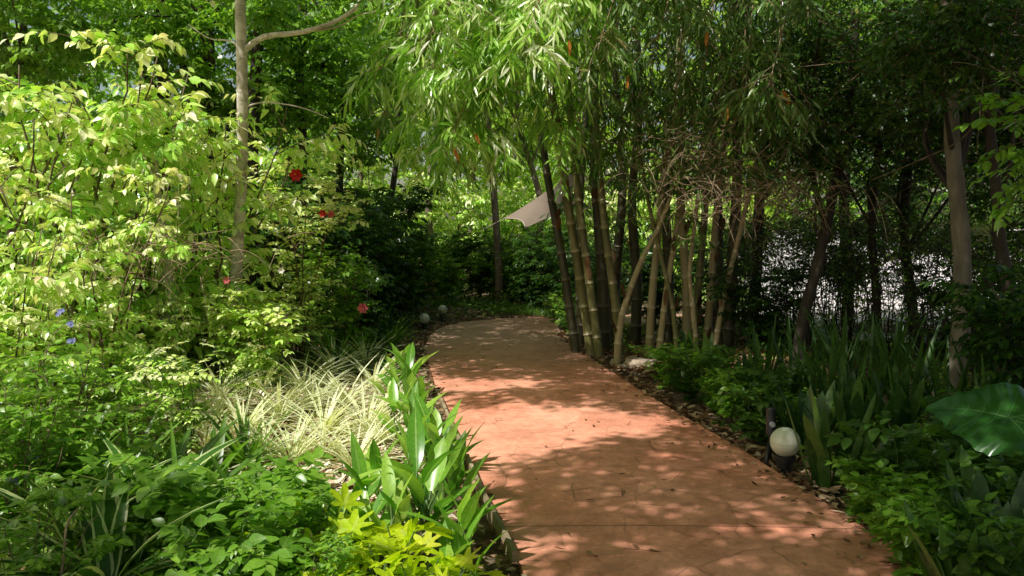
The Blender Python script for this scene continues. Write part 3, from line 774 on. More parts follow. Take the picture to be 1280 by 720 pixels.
rng = random.Random(5)
gl = 'bright leafy shrubs massed in the left bed'
for k, (px, d_, sc, lab) in enumerate([
    (-40, 6.6, 1.12, 'tall lime green shrub at the far left edge, its crown tinted pale for the sun'),
    (75, 7.3, 1.22, 'tall arching lime green shrub with drooping pointed leaves, second from the left edge'),
    (165, 7.9, 1.27, 'tallest lime green shrub with yellowish new leaves at its top'),
    (250, 8.4, 1.18, 'rounded lime green shrub just left of the slender pale trunk'),
    (120, 6.0, .74, 'medium lime green shrub in front of the tall ones in the left bed'),
    (12, 5.3, .62, 'low spreading lime green shrub at the left edge of the bed'),
    (190, 7.2, .42, 'small lime green shrub below the bleached sapling trunk')]):
    place(LIME[k % 3], at(px, d_), rng.uniform(0, 6), sc, lab, gl)
for k, (px, d_, sc, lab) in enumerate([(500, 19.0, 1.2, 'sunlit yellow green bush far behind the left end of the grass strip'), (560, 20.0, 1.1, 'sunlit yellow green bush far behind the middle of the grass strip'), (625, 19.5, 1.15, 'sunlit yellow green bush behind the reddish trunk'),
    (690, 19.0, 1.2, 'sunlit yellow green bush behind the pale curving trunk'), (760, 17.5, 1.1, 'sunlit yellow green bush glimpsed between the left bamboo culms'), (840, 17.0, 1.2, 'sunlit yellow green bush glimpsed behind the leaning tan culm'), (905, 16.0, .9, 'sunlit yellow green bush glimpsed behind the thick brown culm'), (455, 17.5, 1.25, 'sunlit yellow green bush left of the leaning dark trunk'), (1275, 9.5, .75, 'sunlit bush beyond the crooked dark trunk at the right edge')]):
    place(LIME[k % 3], at(px, d_), rng.uniform(0, 6), sc, lab, 'sunlit bushes behind the garden')
# hibiscus with red flowers
rn = np.random.default_rng(110)
for k, (px, d_, H, S, fl, lab) in enumerate([
    (372, 9.2, 2.3, .62, [(371, 219, .085, 'red'), (404, 267, .05, 'red')], 'flowering shrub with a large red bloom right of the slender pale trunk'),
    (428, 9.8, 1.35, .5, [(414, 268, .055, 'pink'), (454, 385, .075, 'pink')], 'low flowering shrub with pinkish red blooms beside the dark undergrowth'),
    (315, 7.5, .95, .42, [(284, 350, .04, 'pink'), (352, 338, .035, 'white_petal')], 'small flowering shrub at the foot of the slender pale trunk')]):
    bs = np.array(at(px, d_)); t = thing('flowering_shrub', lab, 'shrub', bs, group='flowering shrubs in the left bed')
    shrub_parts(rn, t, H, S, 9, 9, 5, (.085, .026), T_MID, M['lime'] if k != 1 else M['green'], M['twig'], 7, 55, .2, .45, .22, .2, (.25, .95), .012)
    for (fx, fy, s_, c_) in fl: flower(t, M[c_], P(fx, fy, d_-.72)-bs, s_, rn)

# spider plants in the sunny bed
spots = [(455, 6.2, 1.0, 'nearest the path edge, just behind the broad leaved row'), (400, 6.0, 1.15, 'largest, in the middle of the sunny bed'),
 (345, 6.3, 1.05, 'left of the largest striped clump'), (300, 5.8, .95, 'beside the compound leaf sapling'), (430, 7.1, 1.05, 'behind the largest striped clump'),
 (375, 7.4, 1.0, 'below the low flowering shrub'), (325, 7.3, .9, 'at the foot of the slender pale trunk'), (465, 8.0, 1.05, 'farthest along the path edge'),
 (440, 5.2, .9, 'in front, next to the tall broad leaf'), (360, 5.2, .85, 'in front of the bare litter patch'), (270, 6.9, .85, 'half hidden behind the lime shrubs'),
 (415, 8.6, 1.1, 'rear of the bed under the red flowers'), (455, 9.3, 1.1, 'rear right of the bed against the dark undergrowth'), (250, 5.6, .8, 'leftmost of the striped clumps'),
 (488, 7.0, .8, 'squeezed against the timber edging'), (385, 6.7, .95, 'second from the middle, leaning on its neighbour'), (265, 6.2, .95, 'between the compound leaf sapling and the lime shrubs'), (225, 5.9, .85, 'far left of the bed under the lime shrubs'), (400, 5.4, .8, 'low, just behind the upright paddle leaf'), (325, 5.4, .85, 'low, beside the sunlit strap leaved clump'), (470, 5.9, .8, 'tucked behind the middle broad leaved plant')]
for k, (px, d_, sc, lab) in enumerate(spots):
    place(SPIDER[k % 3], at(px, d_), rng.uniform(0, 6), sc*1.05, 'cream striped grassy clump '+lab, 'cream striped clumps in the sunny bed')
# broad leaved row along the left path edge
row = [(497, 8.3, .9, 'farthest'), (503, 7.4, 1.0, 'second farthest'), (500, 6.6, 1.05, 'third farthest'), (517, 6.2, .85, 'slimmest'), (505, 5.7, 1.1, 'middle'),
 (548, 5.15, .9, 'path-side middle'), (520, 4.8, 1.1, 'tall middle'), (560, 4.45, .95, 'path-leaning'), (480, 4.3, .95, 'bed-side'), (540, 3.9, 1.15, 'tallest near'),
 (470, 3.55, 1.1, 'near bed-side'), (572, 3.55, .85, 'nearest path-side'), (430, 3.75, 1.15, 'isolated, upright single-leaf')]
row_lab = ['farthest broad leaved plant of the row along the left path edge', 'second farthest broad leaved plant of the left path row', 'third farthest broad leaved plant in the left path row, behind the sunlit patch',
 'slim broad leaved plant leaning to the path beside the sunlit patch', 'broad leaved plant opposite the brightest sunlit path patch', 'broad leaved plant touching the timber edging below the sunlit patch',
 'tall bright broad leaved plant in the middle of the left path row', 'broad leaved plant bending over the timber edging', 'broad leaved plant in the bed just right of the largest upright leaf',
 'tallest near broad leaved plant behind the chartreuse plants', 'broad leaved plant growing out of the chartreuse plants', 'nearest broad leaved plant, one blade reaching over the path edge', 'large upright paddle leaved plant in front of the pale litter']
for k, (px, d_, sc, _) in enumerate(row):
    place(BROAD[k % 4], at(px, d_), rng.uniform(0, 6), sc, row_lab[k], 'broad leaved plants along the left path edge')
for k, (px, d_, sc, lab) in enumerate([(470, 3.15, 1.0, 'bright chartreuse lobed plant at the bottom of the picture under the tallest broad leaves'), (535, 2.95, .9, 'chartreuse lobed plant nearest the timber edging'),
    (405, 3.25, 1.0, 'chartreuse lobed plant below the upright paddle leaf'), (440, 2.8, .85, 'chartreuse lobed plant closest to the camera')]):
    place(CHART[k % 3], at(px, d_, .12), rng.uniform(0, 6), sc, lab, 'chartreuse plants at the path corner')
# bottom left shaded plants
for k, (px, d_, sc, lab) in enumerate([(120, 2.9, 1.25, 'cream edged plant with arching leaves at the lower left corner'), (75, 3.3, 1.1, 'cream edged plant half in shade behind the lower left one'),
     (170, 3.6, 1.15, 'cream edged plant among dark strap leaves left of the bed')]):
    place(CREAM[k % 2], at(px, d_, .2), rng.uniform(0, 6), sc, lab, 'cream edged plants at the lower left')
for k, (px, d_, sc, lab) in enumerate([(150, 4.3, .95, 'tall strap leaved clump in shade at the left of the bed'), (215, 3.7, 1.05, 'strap leaved clump left of the pale litter, half shaded'), (90, 4.8, 1.05, 'strap leaved clump behind the blue flowered shrub'),
     (300, 3.3, .8, 'low strap leaved clump before the upright paddle leaf'), (300, 5.1, .9, 'strap leaved clump catching sun beside the bare litter'), (420, 8.9, 1.1, 'strap leaved clump below the pink bloom')]):
    place(STRAP[k % 2], at(px, d_), rng.uniform(0, 6), sc, lab, 'strap leaved clumps on the left')
for k, (px, d_, sc, lab) in enumerate([(340, 3.3, .36, 'low green shrub in shade before the chartreuse plants'), (20, 3.7, .62, 'green shrub at the left edge below the blue flowers'),
     (110, 5.2, .6, 'green shrub in mid bed under the lime shrubs'), (200, 5.0, .5, 'green shrub left of the compound leaf sapling'), (-30, 4.4, .7, 'green shrub cut by the left frame edge'), (215, 3.1, .32, 'small green shrub at the bottom edge of the picture'),
     (385, 2.9, .34, 'smallest green shrub at the bottom, left of the chartreuse plants'), (20, 2.8, .45, 'green shrub filling the lower left corner')]):
    place(GREEN[k % 3], at(px, d_), rng.uniform(0, 6), sc, lab, 'oval leaved green shrubs on the left')
for k, (px, d_, sc, lab) in enumerate([(225, 5.0, .75, 'sapling with rows of paired leaflets in the middle of the left bed'), (300, 6.3, .6, 'shorter sapling with paired leaflets beside the striped clumps'), (60, 5.4, 1.0, 'sapling with paired leaflets near the left edge'), (140, 5.2, .75, 'young sapling with paired leaflets between the green shrubs')]):
    place(PINN[k % 2], at(px, d_), rng.uniform(0, 6), sc, lab, 'compound leaf saplings in the left bed')
for k, (px, d_, sc, lab) in enumerate([(300, 3.3, 1.0, 'low leafy plant in deep shade at the bottom of the left bed'), (270, 2.9, 1.0, 'low leafy plant at the bottom picture edge left of centre'), (340, 3.6, .9, 'low leafy plant before the strap leaves under the pale litter'),
     (150, 3.3, 1.1, 'low leafy plant behind the lower left cream edged plant'), (90, 3.9, 1.1, 'low leafy plant under the blue flowers')]):
    place(LOW[k % 3], at(px, d_), rng.uniform(0, 6), sc*1.1, lab, 'low leafy plants on the left')
for k, (px, d_, sc, lab) in enumerate([(190, 3.9, 1.1, 'wide strap leaved clump in deep shade at the lower left'), (255, 4.2, 1.0, 'wide strap leaved clump at the shaded rim of the sunny bed'), (300, 3.7, .9, 'wide strap leaved clump left of the upright paddle leaf'),
    (235, 3.2, .8, 'wide strap leaved clump near the bottom edge in deep shade'), (120, 4.0, 1.0, 'wide strap leaved clump right of the blue flowered shrub'), (345, 4.1, .7, 'small wide strap leaved clump catching the sun'), (60, 2.9, .8, 'wide strap leaved clump at the lower left corner')]):
    place(WIDE[k % 3], at(px, d_), rng.uniform(0, 6), sc, lab, 'wide strap leaved clumps at the lower left')
# blue flowered shrub
bs = np.array(at(45, 4.0)); t = thing('flowering_shrub', 'leafy shrub with clusters of pale blue flowers at the left edge', 'shrub', bs)
shrub_parts(rn, t, .95, .45, 8, 6, 4, (.07, .02), T_MID, M['green'], M['twig'], 6, 55, .2, .45, .2, .2, (.3, .9), .008)
for (fx, fy, dd_) in ((42, 568, 3.75), (30, 592, 3.7), (88, 405, 4.1), (76, 390, 4.1), (18, 600, 3.7), (90, 425, 4.0)):
    b = Buf(); c0 = P(fx, fy, dd_)-bs
    for q in range(5):
        n = 5; az = np.linspace(0, 2*PI, n, endpoint=False); A = np.stack([np.cos(az), np.full(n, -.3), np.sin(az)], 1); N = np.tile([0, -1., 0], (n, 1))
        leaves(b, T_OVATE, np.tile(c0+rn.normal(0, .008, 3), (n, 1)), A, N, .013, .006, rn.random(n), .1)
    b.build('flower_cluster', M['blue'], t)
# bent brown twig bottom left
b = Buf(); tubes(b, poly([P(76, 725, 2.8), P(80, 690, 2.8), P(84, 655, 2.85), P(97, 636, 2.9)], 12), np.linspace(.006, .003, 12), 6)
tag(b.build('bare_twig', M['twig_dry']), 'bare reddish twig sticking up at the lower left', 'twig')

# ================================================================== CENTRE
def globe_lamp(loc, s, lab, post=.0, grp='white globe garden lamps'):
    t = thing('globe_lamp', lab, 'lamp', loc, group=grp)
    b = Buf(); r = s*.27; hb = s*.62+post
    ring = [(0, r*1.5), (.012, r*1.5), (.014, r), (hb-.02*s/.1, r), (hb-.018*s/.1, r*1.35), (hb, r*1.35), (hb+.03*s, r*1.1)]
    pts = np.array([(0, 0, z_) for z_, _ in ring]); tubes(b, pts, np.array([q for _, q in ring]), 20)
    b.build('base', M['black'], t, False)
    b = Buf(); n, m_ = 24, 32; th = np.linspace(.0, PI, n)[:, None]; ph = np.linspace(0, 2*PI, m_, endpoint=False)[None]
    R_ = s*.5; V = np.stack([R_*np.sin(th)*np.cos(ph), R_*np.sin(th)*np.sin(ph), -R_*np.cos(th)*np.ones_like(ph)+hb+R_*.93], -1)
    i = np.arange(n-1)[:, None]*m_; j = np.arange(m_)[None]; j2 = (j+1) % m_
    b.add(V, np.zeros((n, m_, 3)), [np.stack([i+j, i+j2, i+m_+j2, i+m_+j], -1).reshape(-1, 4)]); gl_ = b.build('globe', M['globe'], t)
    b = Buf(); th_ = np.linspace(0, 2*PI, 33); tubes(b, np.stack([R_*1.001*np.cos(th_), R_*1.001*np.sin(th_), np.full(33, hb+R_*.93)], -1), np.full(33, .0009), 5, cap=False); b.build('seam', M['globe_seam'], gl_)
    return t
gy_ = 5.2; x_ = X(987, gy_); globe_lamp((x_, gy_, gz(x_, gy_)+.0), .195, 'white globe lamp on a black base at the right path edge, nearest')
for px, py, d_, s_, lab in ((530, 399, 13.0, .17, 'white globe lamp at the far left path edge, the larger of the two'), (553, 394, 14.2, .165, 'white globe lamp farthest away at the path end'), (703, 404, 12.6, .16, 'white globe lamp half hidden in shade left of the bamboo foot')):
    if px < 560: x_ = min(X(px, d_), float(np.interp(d_, PL[:90, 1], PL[:90, 0]))-.08)
    else: x_ = X(px, d_)
    x_ = X(px, d_)
    globe_lamp((x_, d_, gz(x_, d_)+.0), s_, lab)
x_ = X(817, 12.5); globe_lamp((x_, 12.5, gz(x_, 12.5)), .2, 'white globe lamp on a tall post behind the bamboo culms', post=P(817, 296, 12.5)[2]-.27)
# black spotlight on stake by near globe
x_ = X(968, 5.35); base = np.array([x_, 5.35, gz(x_, 5.35)]); t = thing('garden_spotlight', 'slim black garden light post with a bent foot behind the nearest globe lamp', 'lamp', base)
b = Buf(); tubes(b, np.array([(0, 0, -.02), (0, 0, .22), (0, 0, .225), (0, 0, .40), (0, 0, .41)]), np.array([.012, .012, .03, .03, .026]), 16); b.build('post', M['black'], t, False)
b = Buf(); tubes(b, np.array([(-.055, -.08, .0), (-.03, -.04, .10), (-.005, 0, .16)]), np.array([.018, .016, .014]), 10); b.build('bracket', M['black'], t)
b = Buf(); tubes(b, np.array([(0, -.028, .30), (0, -.045, .30)]), np.array([.018, .018]), 12); b.build('lens', M['steel'], t, False)

# shade sail
t = thing('shade_sail', 'beige triangular shade sail stretched behind the bamboo', 'shade sail', (.5, 15, 2))
C4 = [P(630, 273, 14.6), P(722, 208, 15.6), P(722, 262, 15.9), P(657, 285, 13.6)]
n = 14; V = np.zeros((n, n, 3)); c0 = sum(C4)/4
for i_ in range(n):
    for j_ in range(n):
        u, v = i_/(n-1), j_/(n-1); p = C4[0]*(1-u)*(1-v)+C4[1]*u*(1-v)+C4[2]*u*v+C4[3]*(1-u)*v
        k = .16*((4*u*(1-u))*abs(2*v-1)**2+(4*v*(1-v))*abs(2*u-1)**2); V[i_, j_] = p*(1-k)+c0*k
V -= np.array([.5, 15, 2]); i = np.arange(n-1)[:, None]*n+np.arange(n-1)[None]
b = Buf(); b.add(V, np.zeros((n, n, 3)), [np.stack([i, i+1, i+n+1, i+n], -1).reshape(-1, 4)]); cl_ = b.build('cloth', M['sail'], t)
b = Buf(); tubes(b, V[n//2, :, :]+np.array([0, 0, -.006]), np.full(n, .006), 4); tubes(b, V[0, :, :], np.full(n, .012), 5); b.build('seam', M['rope'], cl_)
pole = P(600, 300, 14.6); b = Buf()
for a_, e_ in ((C4[0], P(606, 286, 15.2)), (C4[3], P(674, 300, 17.3)), (C4[1], P(790, 150, 16.5)), (C4[2], P(800, 250, 17.5))):
    tubes(b, np.array([a_, e_])-np.array([.5, 15, 2]), np.array([.008, .008]), 5)
b.build('rope', M['rope'], t)

# --- bamboo
def culm(pts, r, mat, foliage=None, seed=0, lab='', nodes=.34, leafn=0, lm='bamboo_shade'):
    rg = np.random.default_rng(seed)
    base = np.array(pts[0]); t = thing('bamboo_culm', lab, 'bamboo', base, group='culms of the bamboo clump right of the path')
    pl = poly([np.array(p)-base for p in pts], 120); L = np.linalg.norm(np.diff(pl, axis=0), axis=1); s = np.r_[0, np.cumsum(L)]
    tot = s[-1]; nn = int(tot/nodes); ss = []
    rr = []; at_u = []
    for k in range(nn+1):
        c = tot*k/nn
        for off, f, u in ((-.022, 1, 0), (-.010, 1.0, .5), (-.003, 1.17, 1), (.004, 1.12, 1), (.012, 1.0, .9), (.045, .985, .3)):
            q = c+off
            if 0 <= q <= tot: ss.append(q); rr.append(r*f*(1-.55*q/tot)); at_u.append(u)
    ss = np.array(ss); o = np.argsort(ss); ss = ss[o]; rr = np.array(rr)[o]; at_u = np.array(at_u)[o]
    ps = np.stack([np.interp(ss, s, pl[:, k]) for k in range(3)], 1)
    b = Buf(); tubes(b, ps, rr, 12)
    a = b.a[-1].reshape(len(ss), 12, 3); a[:, :, 1] = at_u[:, None]; b.a[-1] = a.reshape(-1, 3)
    b.build('stem', mat, t)
    for q in range(2 if r > .04 else 1):
        f_ = rg.uniform(.06, .38); i_ = int(f_*119); az = rg.uniform(PI, 2*PI); od = np.array([math.cos(az), math.sin(az), 0]); hb_ = Buf()
        leaves(hb_, T_BROAD, (pl[i_]+od*r*.95)[None], np.array([[od[0]*.22, od[1]*.22, 1.]]), (-od+np.array([0, 0, .1]))[None], rg.uniform(.14, .24), r*.6, np.array([rg.random()*.6]), .1)
        hb_.build('sheath', M['litter'], t)
    if leafn:
        lb = sb = Buf()
        lo = foliage if foliage else .45
        tt = rg.uniform(lo, 1, leafn); o, tan = on_poly(pl, tt*.999)
        d = nrm(rand_dir(rg, leafn, -.2, .5)+tan*.3); bl = rg.uniform(.4, 1.0, leafn)
        tubes(sb, arcs(o, d, bl, np.full(leafn, .35), 6), np.linspace(.006, .002, 6)[None].repeat(leafn, 0), 4, 1)
        nt_ = 5; k = rg.uniform(.25, 1, (leafn, nt_))[..., None]
        to = (o[:, None]+d[:, None]*bl[:, None, None]*k-np.array([0, 0, 1.])*(.35*bl)[:, None, None]*k**2).reshape(-1, 3)
        td = nrm(np.repeat(d, nt_, 0)*.6+rand_dir(rg, len(to), -.7, .2))
        twigs(rg, lb, sb, to, td, .26*rg.uniform(.6, 1.2, len(to)), .35, 6, .17, .014, T_LANCE, 45, .4, .5, .18, (0, .97), .002, up=.5, smat=1)
        lb.build('foliage', [M[lm], M['twig_dry']], t)
    return t
def cp(d, *pp): return [P(x, y, d_) for (x, y), d_ in zip(pp, (d if isinstance(d, (list, tuple)) else [d]*len(pp)))]
def gb(px, d, dz=-.05): x = X(px, d); return np.array([x, d, gz(x, d)+dz])
CU = [
 # (base px, depth, [(px,py,depth)...], radius, mat, leaf count, foliage start, label)
 (722, 10.2, [(704,330,10.3),(686,230,10.4),(668,120,10.3),(640,20,9.7),(600,-90,8.9),(556,-60,8.2)], .055, 'culm_dark', 34, .5, 'leftmost dark culm, curving left over the path into sunlit leaves'),
 (742, 10.1, [(722,330,10.1),(706,230,10.0),(690,120,9.8),(664,0,9.3),(620,-70,8.7),(560,-20,8.1),(530,60,7.8)], .058, 'culm', 46, .5, 'second culm from the left, arching furthest left over the path'),
 (752, 9.9, [(735,340,9.9),(722,240,9.9),(712,130,9.8),(705,0,9.6),(690,-120,9.2),(640,-140,8.7)], .05, 'culm', 30, .5, 'third culm from the left, green with pale node rings'),
 (757, 10.4, [(752,330,10.4),(745,230,10.4),(740,120,10.4),(738,0,10.3),(725,-130,10.0),(690,-150,9.4)], .075, 'culm_dark', 24, .5, 'thickest dark culm in the middle of the left bunch'),
 (778, 9.8, [(768,370,9.8),(758,300,9.8),(748,200,9.9),(744,100,9.9),(748,-20,9.9),(760,-150,9.7)], .05, 'culm', 24, .5, 'sunlit green culm with swollen pale nodes behind the leaning stalk'),
 (772, 9.3, [(776,400,9.3),(800,330,9.3),(829,272,9.3),(845,220,9.3)], .040, 'culm_tan', 0, .5, 'pale tan cut culm leaning right across the clump'),
 (812, 9.7, [(815,370,9.7),(822,300,9.8),(830,220,9.8),(842,120,9.7),(852,0,9.6),(840,-120,9.3)], .046, 'culm_tan', 24, .5, 'pale yellowish culm just right of the leaning stalk'),
 (823, 9.5, [(832,370,9.5),(842,310,9.5),(850,240,9.5),(846,160,9.5),(850,60,9.3),(858,-80,9.0)], .036, 'culm_tan', 20, .5, 'thin tan culm rising straight past the tangled dry twigs'),
 (860, 9.8, [(858,370,9.8),(854,300,9.8),(851,240,9.8),(850,140,9.7),(856,20,9.6),(880,-110,9.2)], .052, 'culm_tan', 26, .5, 'jointed green culm with bold ring nodes in the middle of the right bunch'),
 (868, 10.2, [(873,360,10.2),(880,280,10.2),(888,180,10.2),(905,60,10.0),(930,-80,9.6)], .05, 'culm', 24, .5, 'shaded culm behind the jointed green culm'),
 (884, 10.0, [(888,370,10.0),(892,310,10.0),(900,220,10.0),(915,100,9.8),(945,-20,9.5),(980,-100,9.0)], .046, 'culm_tan', 24, .5, 'culm leaning right with its top hung with narrow leaves'),
 (911, 9.9, [(913,370,9.9),(918,290,9.9),(922,200,9.9),(918,90,9.9),(925,-60,9.6)], .075, 'culm_dark', 24, .5, 'thick brown culm at the right end of the clump'),
 (893, 9.6, [(903,380,9.6),(925,290,9.6),(948,190,9.5),(975,60,9.3)], .034, 'culm_tan', 14, .6, 'thin tan culm leaning out to the right across the thick brown one'),
 (848, 9.45, [(842,390,9.45),(826,320,9.5),(806,230,9.6),(792,120,9.7)], .03, 'culm', 12, .6, 'thin green culm leaning left across the leaning stalk'),
 (872, 9.5, [(868,400,9.5),(862,340,9.5),(872,250,9.5),(880,150,9.4)], .03, 'culm_tan', 10, .6, 'short kinked tan culm beside the jointed green culm'),
 (795, 10.9, [(796,350,10.9),(790,250,10.9),(800,120,10.9),(790,-30,10.8)], .07, 'culm_dark', 20, .4, 'dark culm in the shaded heart of the clump'),
 (838, 11.0, [(836,350,11.0),(832,240,11),(838,100,11),(830,-40,10.9)], .07, 'culm_dark', 20, .4, 'dark culm at the back between the two bunches'),
 (728, 11.0, [(724,330,11),(726,230,11),(735,110,11),(750,-30,10.9)], .06, 'culm_dark', 20, .4, 'dark back culm behind the left bunch'),
 (893, 10.8, [(898,340,10.8),(896,230,10.8),(880,100,10.8),(870,-40,10.7)], .065, 'culm_dark', 20, .4, 'dark back culm behind the right bunch'),
 (765, 11.2, [(770,340,11.2),(778,230,11.2),(770,100,11.2),(765,-60,11.)], .07, 'culm_dark', 22, .4, 'dark back culm just right of the thickest one'),
]
for k, (bp_, bd_, rest, r_, mt, ln, fs, lab) in enumerate(CU):
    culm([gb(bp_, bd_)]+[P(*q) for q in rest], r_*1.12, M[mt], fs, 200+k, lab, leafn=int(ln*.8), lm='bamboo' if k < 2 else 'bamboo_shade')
# drooping sprays (side branches) hung with narrow leaves; each is one bamboo branch shoot
rg = np.random.default_rng(300)
SPR = [((690,-60,9.2),(600,20,8.5),(520,150,8.0), 'long sunlit bamboo spray hanging lowest at the left over the path'),
 ((720,-60,9.2),(620,40,8.3),(560,190,7.9), 'sunlit bamboo spray hanging just right of the lowest one'),
 ((700,-80,9.0),(650,10,8.3),(600,160,8.2), 'bamboo spray drooping with an orange dead leaf at its tip'),
 ((640,-80,8.6),(570,-10,8.1),(540,90,7.9), 'upper left bamboo spray bright in the sun'),
 ((600,-90,8.6),(530,-20,8.6),(490,130,9.2), 'shaded bluish bamboo spray behind the left sunlit ones'),
 ((780,-80,9.2),(720,10,8.6),(680,150,8.6), 'bamboo spray hanging in front of the left culm bunch'),
 ((810,-80,9.2),(770,20,8.8),(740,170,8.8), 'bamboo spray hanging before the thickest culm'),
 ((860,-80,9.0),(830,20,8.7),(800,160,8.8), 'bamboo spray hanging between the two culm bunches'),
 ((900,-80,9.0),(890,20,8.6),(870,150,8.8), 'bamboo spray hanging before the jointed culm'),
 ((950,-80,9.0),(940,20,8.4),(930,130,8.3), 'bamboo spray hanging right of the clump in half sun'),
 ((1000,-80,8.6),(985,10,8.2),(960,110,8.0), 'rightmost bamboo spray fading into the dark thicket'),
 ((740,-80,8.6),(690,-30,8.0),(650,60,7.8), 'short bright bamboo spray near the top of the picture'),
 ((830,-80,8.4),(780,-30,8.0),(745,70,8.0), 'short bamboo spray hanging from the top above the culms'),
 ((900,-80,8.4),(850,-30,8.0),(820,50,8.1), 'short bamboo spray at the top right of the clump'),
 ((700,-60,9.6),(600,60,9.6),(560,200,9.5), 'rear bamboo spray in shade behind the sunlit ones'),
 ((760,-60,9.8),(660,80,9.8),(640,190,9.6), 'rear bamboo spray in shade over the path'),
 ((930,-60,9.6),(900,80,9.4),(890,210,9.3), 'low bamboo spray above the dry twig tangle'),
 ((640,-80,9.6),(540,20,9.9),(470,110,10.2), 'dark bamboo spray reaching left toward the trees'),
 ((1010,-80,8.9),(1010,40,8.8),(1010,170,8.8), 'bamboo spray hanging low in the dark thicket'),
 ((880,-60,8.9),(850,80,8.8),(835,215,8.9), 'bamboo spray hanging down beside the pale stripped culm'),
 ((930,-60,8.8),(930,90,8.7),(905,200,8.7), 'bamboo spray hanging in front of the dry twig tangle'),
 ((980,-60,8.6),(975,70,8.5),(985,220,8.6), 'bamboo spray hanging lowest on the right over the bare pale branch'),
 ((790,-60,9.1),(765,80,9.0),(765,200,9.1), 'bamboo spray hanging low before the dark middle culms'),
 ((560,-90,8.9),(510,0,8.9),(500,80,8.8), 'bamboo spray at the top, left of the brightest one')]
for k, (a_, b_, c_, lab) in enumerate(SPR):
    base = P(*a_); t = thing('bamboo_spray', lab, 'bamboo', base, group='leafy bamboo sprays hanging over the path')
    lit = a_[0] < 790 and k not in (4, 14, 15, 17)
    pl = poly([base-base, P(*b_)-base, P(*c_)-base], 30); lb = Buf(); tubes(lb, pl, np.linspace(.012, .003, 30), 6, 1)
    n = 30 if lit else 20; tt = rg.uniform(.12, 1, n); o, tan = on_poly(pl, tt*.999); d = nrm(rand_dir(rg, n, -.4, .4)+tan*.6); bl = rg.uniform(.15, .55, n)
    tubes(lb, arcs(o, d, bl, np.full(n, .4), 5), np.linspace(.004, .0015, 5)[None].repeat(n, 0), 3, 1)
    k_ = rg.uniform(.2, 1, (n, 4))[..., None]
    to = (o[:, None]+d[:, None]*bl[:, None, None]*k_-np.array([0, 0, 1.])*(.4*bl)[:, None, None]*k_**2).reshape(-1, 3)
    td = nrm(np.repeat(d, 4, 0)*.7+rand_dir(rg, len(to), -.8, .2))
    c_l = np.clip(rg.uniform(0, 1)*.3+rg.random(len(to))*.7, 0, .93)
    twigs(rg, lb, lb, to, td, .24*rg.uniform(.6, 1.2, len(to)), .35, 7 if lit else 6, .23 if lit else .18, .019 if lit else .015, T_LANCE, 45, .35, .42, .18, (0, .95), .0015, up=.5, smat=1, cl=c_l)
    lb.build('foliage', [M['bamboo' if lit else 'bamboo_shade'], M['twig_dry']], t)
# dead orange leaves caught in the bamboo
for k, (px, py, d_, an, L_, lab) in enumerate([(567,190,7.75,-.4,.16,'orange dead leaf caught under the left sunlit bamboo spray'), (593,172,7.8,-.5,.13,'brown dead leaf hanging right of the orange one'), (978,118,7.9,-.5,.18,'orange dead sheath hanging in the dark thicket by the rightmost spray'),
   (909,140,8.2,.0,.15,'orange dead leaf hanging before the thick brown culm'), (884,45,7.9,.1,.15,'orange dead leaf high above the jointed culm'), (785,100,8.1,.05,.15,'orange dead leaf hanging between the two culm bunches'), (712,55,7.7,0,.16,'orange dead leaf above the left culm bunch')]):
    b = Buf(); leaves(b, T_LANCE, np.array([P(px, py-6, d_)]), np.array([[math.sin(-an), -.1, -1.]]), np.array([[0, -1., .2]]), L_, L_*.13, np.array([1.]), .1)
    tag(b.build('dead_leaf', M['orange'] if 'orange' in M else M.setdefault('orange', plain('orange_dead_leaf', (.6,.22,.04), .6, .3, .3, 20, sub=.3))), lab, 'leaf', 'dead leaves caught in the bamboo')
# tangled dry twigs
rg = np.random.default_rng(310)
for (px, py, d_, n, sx, sz_, lab) in ((885, 205, 8.5, 300, .42, .30, 'tangle of dry brown twigs hanging on the right bamboo bunch'), (955, 240, 8.35, 220, .42, .10, 'flat mat of dry twigs at the right of the bamboo'), (195, 315, 6.3, 120, .35, .12, 'heap of dry twigs caught low in the lime green shrubs')):
    c0 = P(px, py, d_); t = thing('twig_tangle', lab, 'twigs', c0, group='tangles of dry twigs in the bamboo'); b = Buf()
    o = rg.normal(0, 1, (n, 3))*np.array([sx, .2, sz_]); tubes(b, arcs(o, rand_dir(rg, n, -.7, .5), rg.uniform(.12, .45, n), rg.uniform(-.6, 1.0, n), 6), np.linspace(.004, .0012, 6)[None].repeat(n, 0), 4)
    b.build('twig', M['twig_dry'], t)['kind'] = 'stuff'
b = Buf(); c0 = P(880, 226, 8.9)
for q, r_ in ((((880,226),(930,236),(985,262),(1020,262),(1066,270)), .012), (((985,262),(1010,275),(1040,268)), .005), (((930,236),(975,230),(1010,236)), .006)):
    tubes(b, poly([P(x_, y_, 8.9) for x_, y_ in q], 14), np.linspace(r_, r_*.4, 14), 7)
tag(b.build('dry_branch', M['twig_dry']), 'bare pale branch reaching right out of the bamboo twig tangle', 'branch')
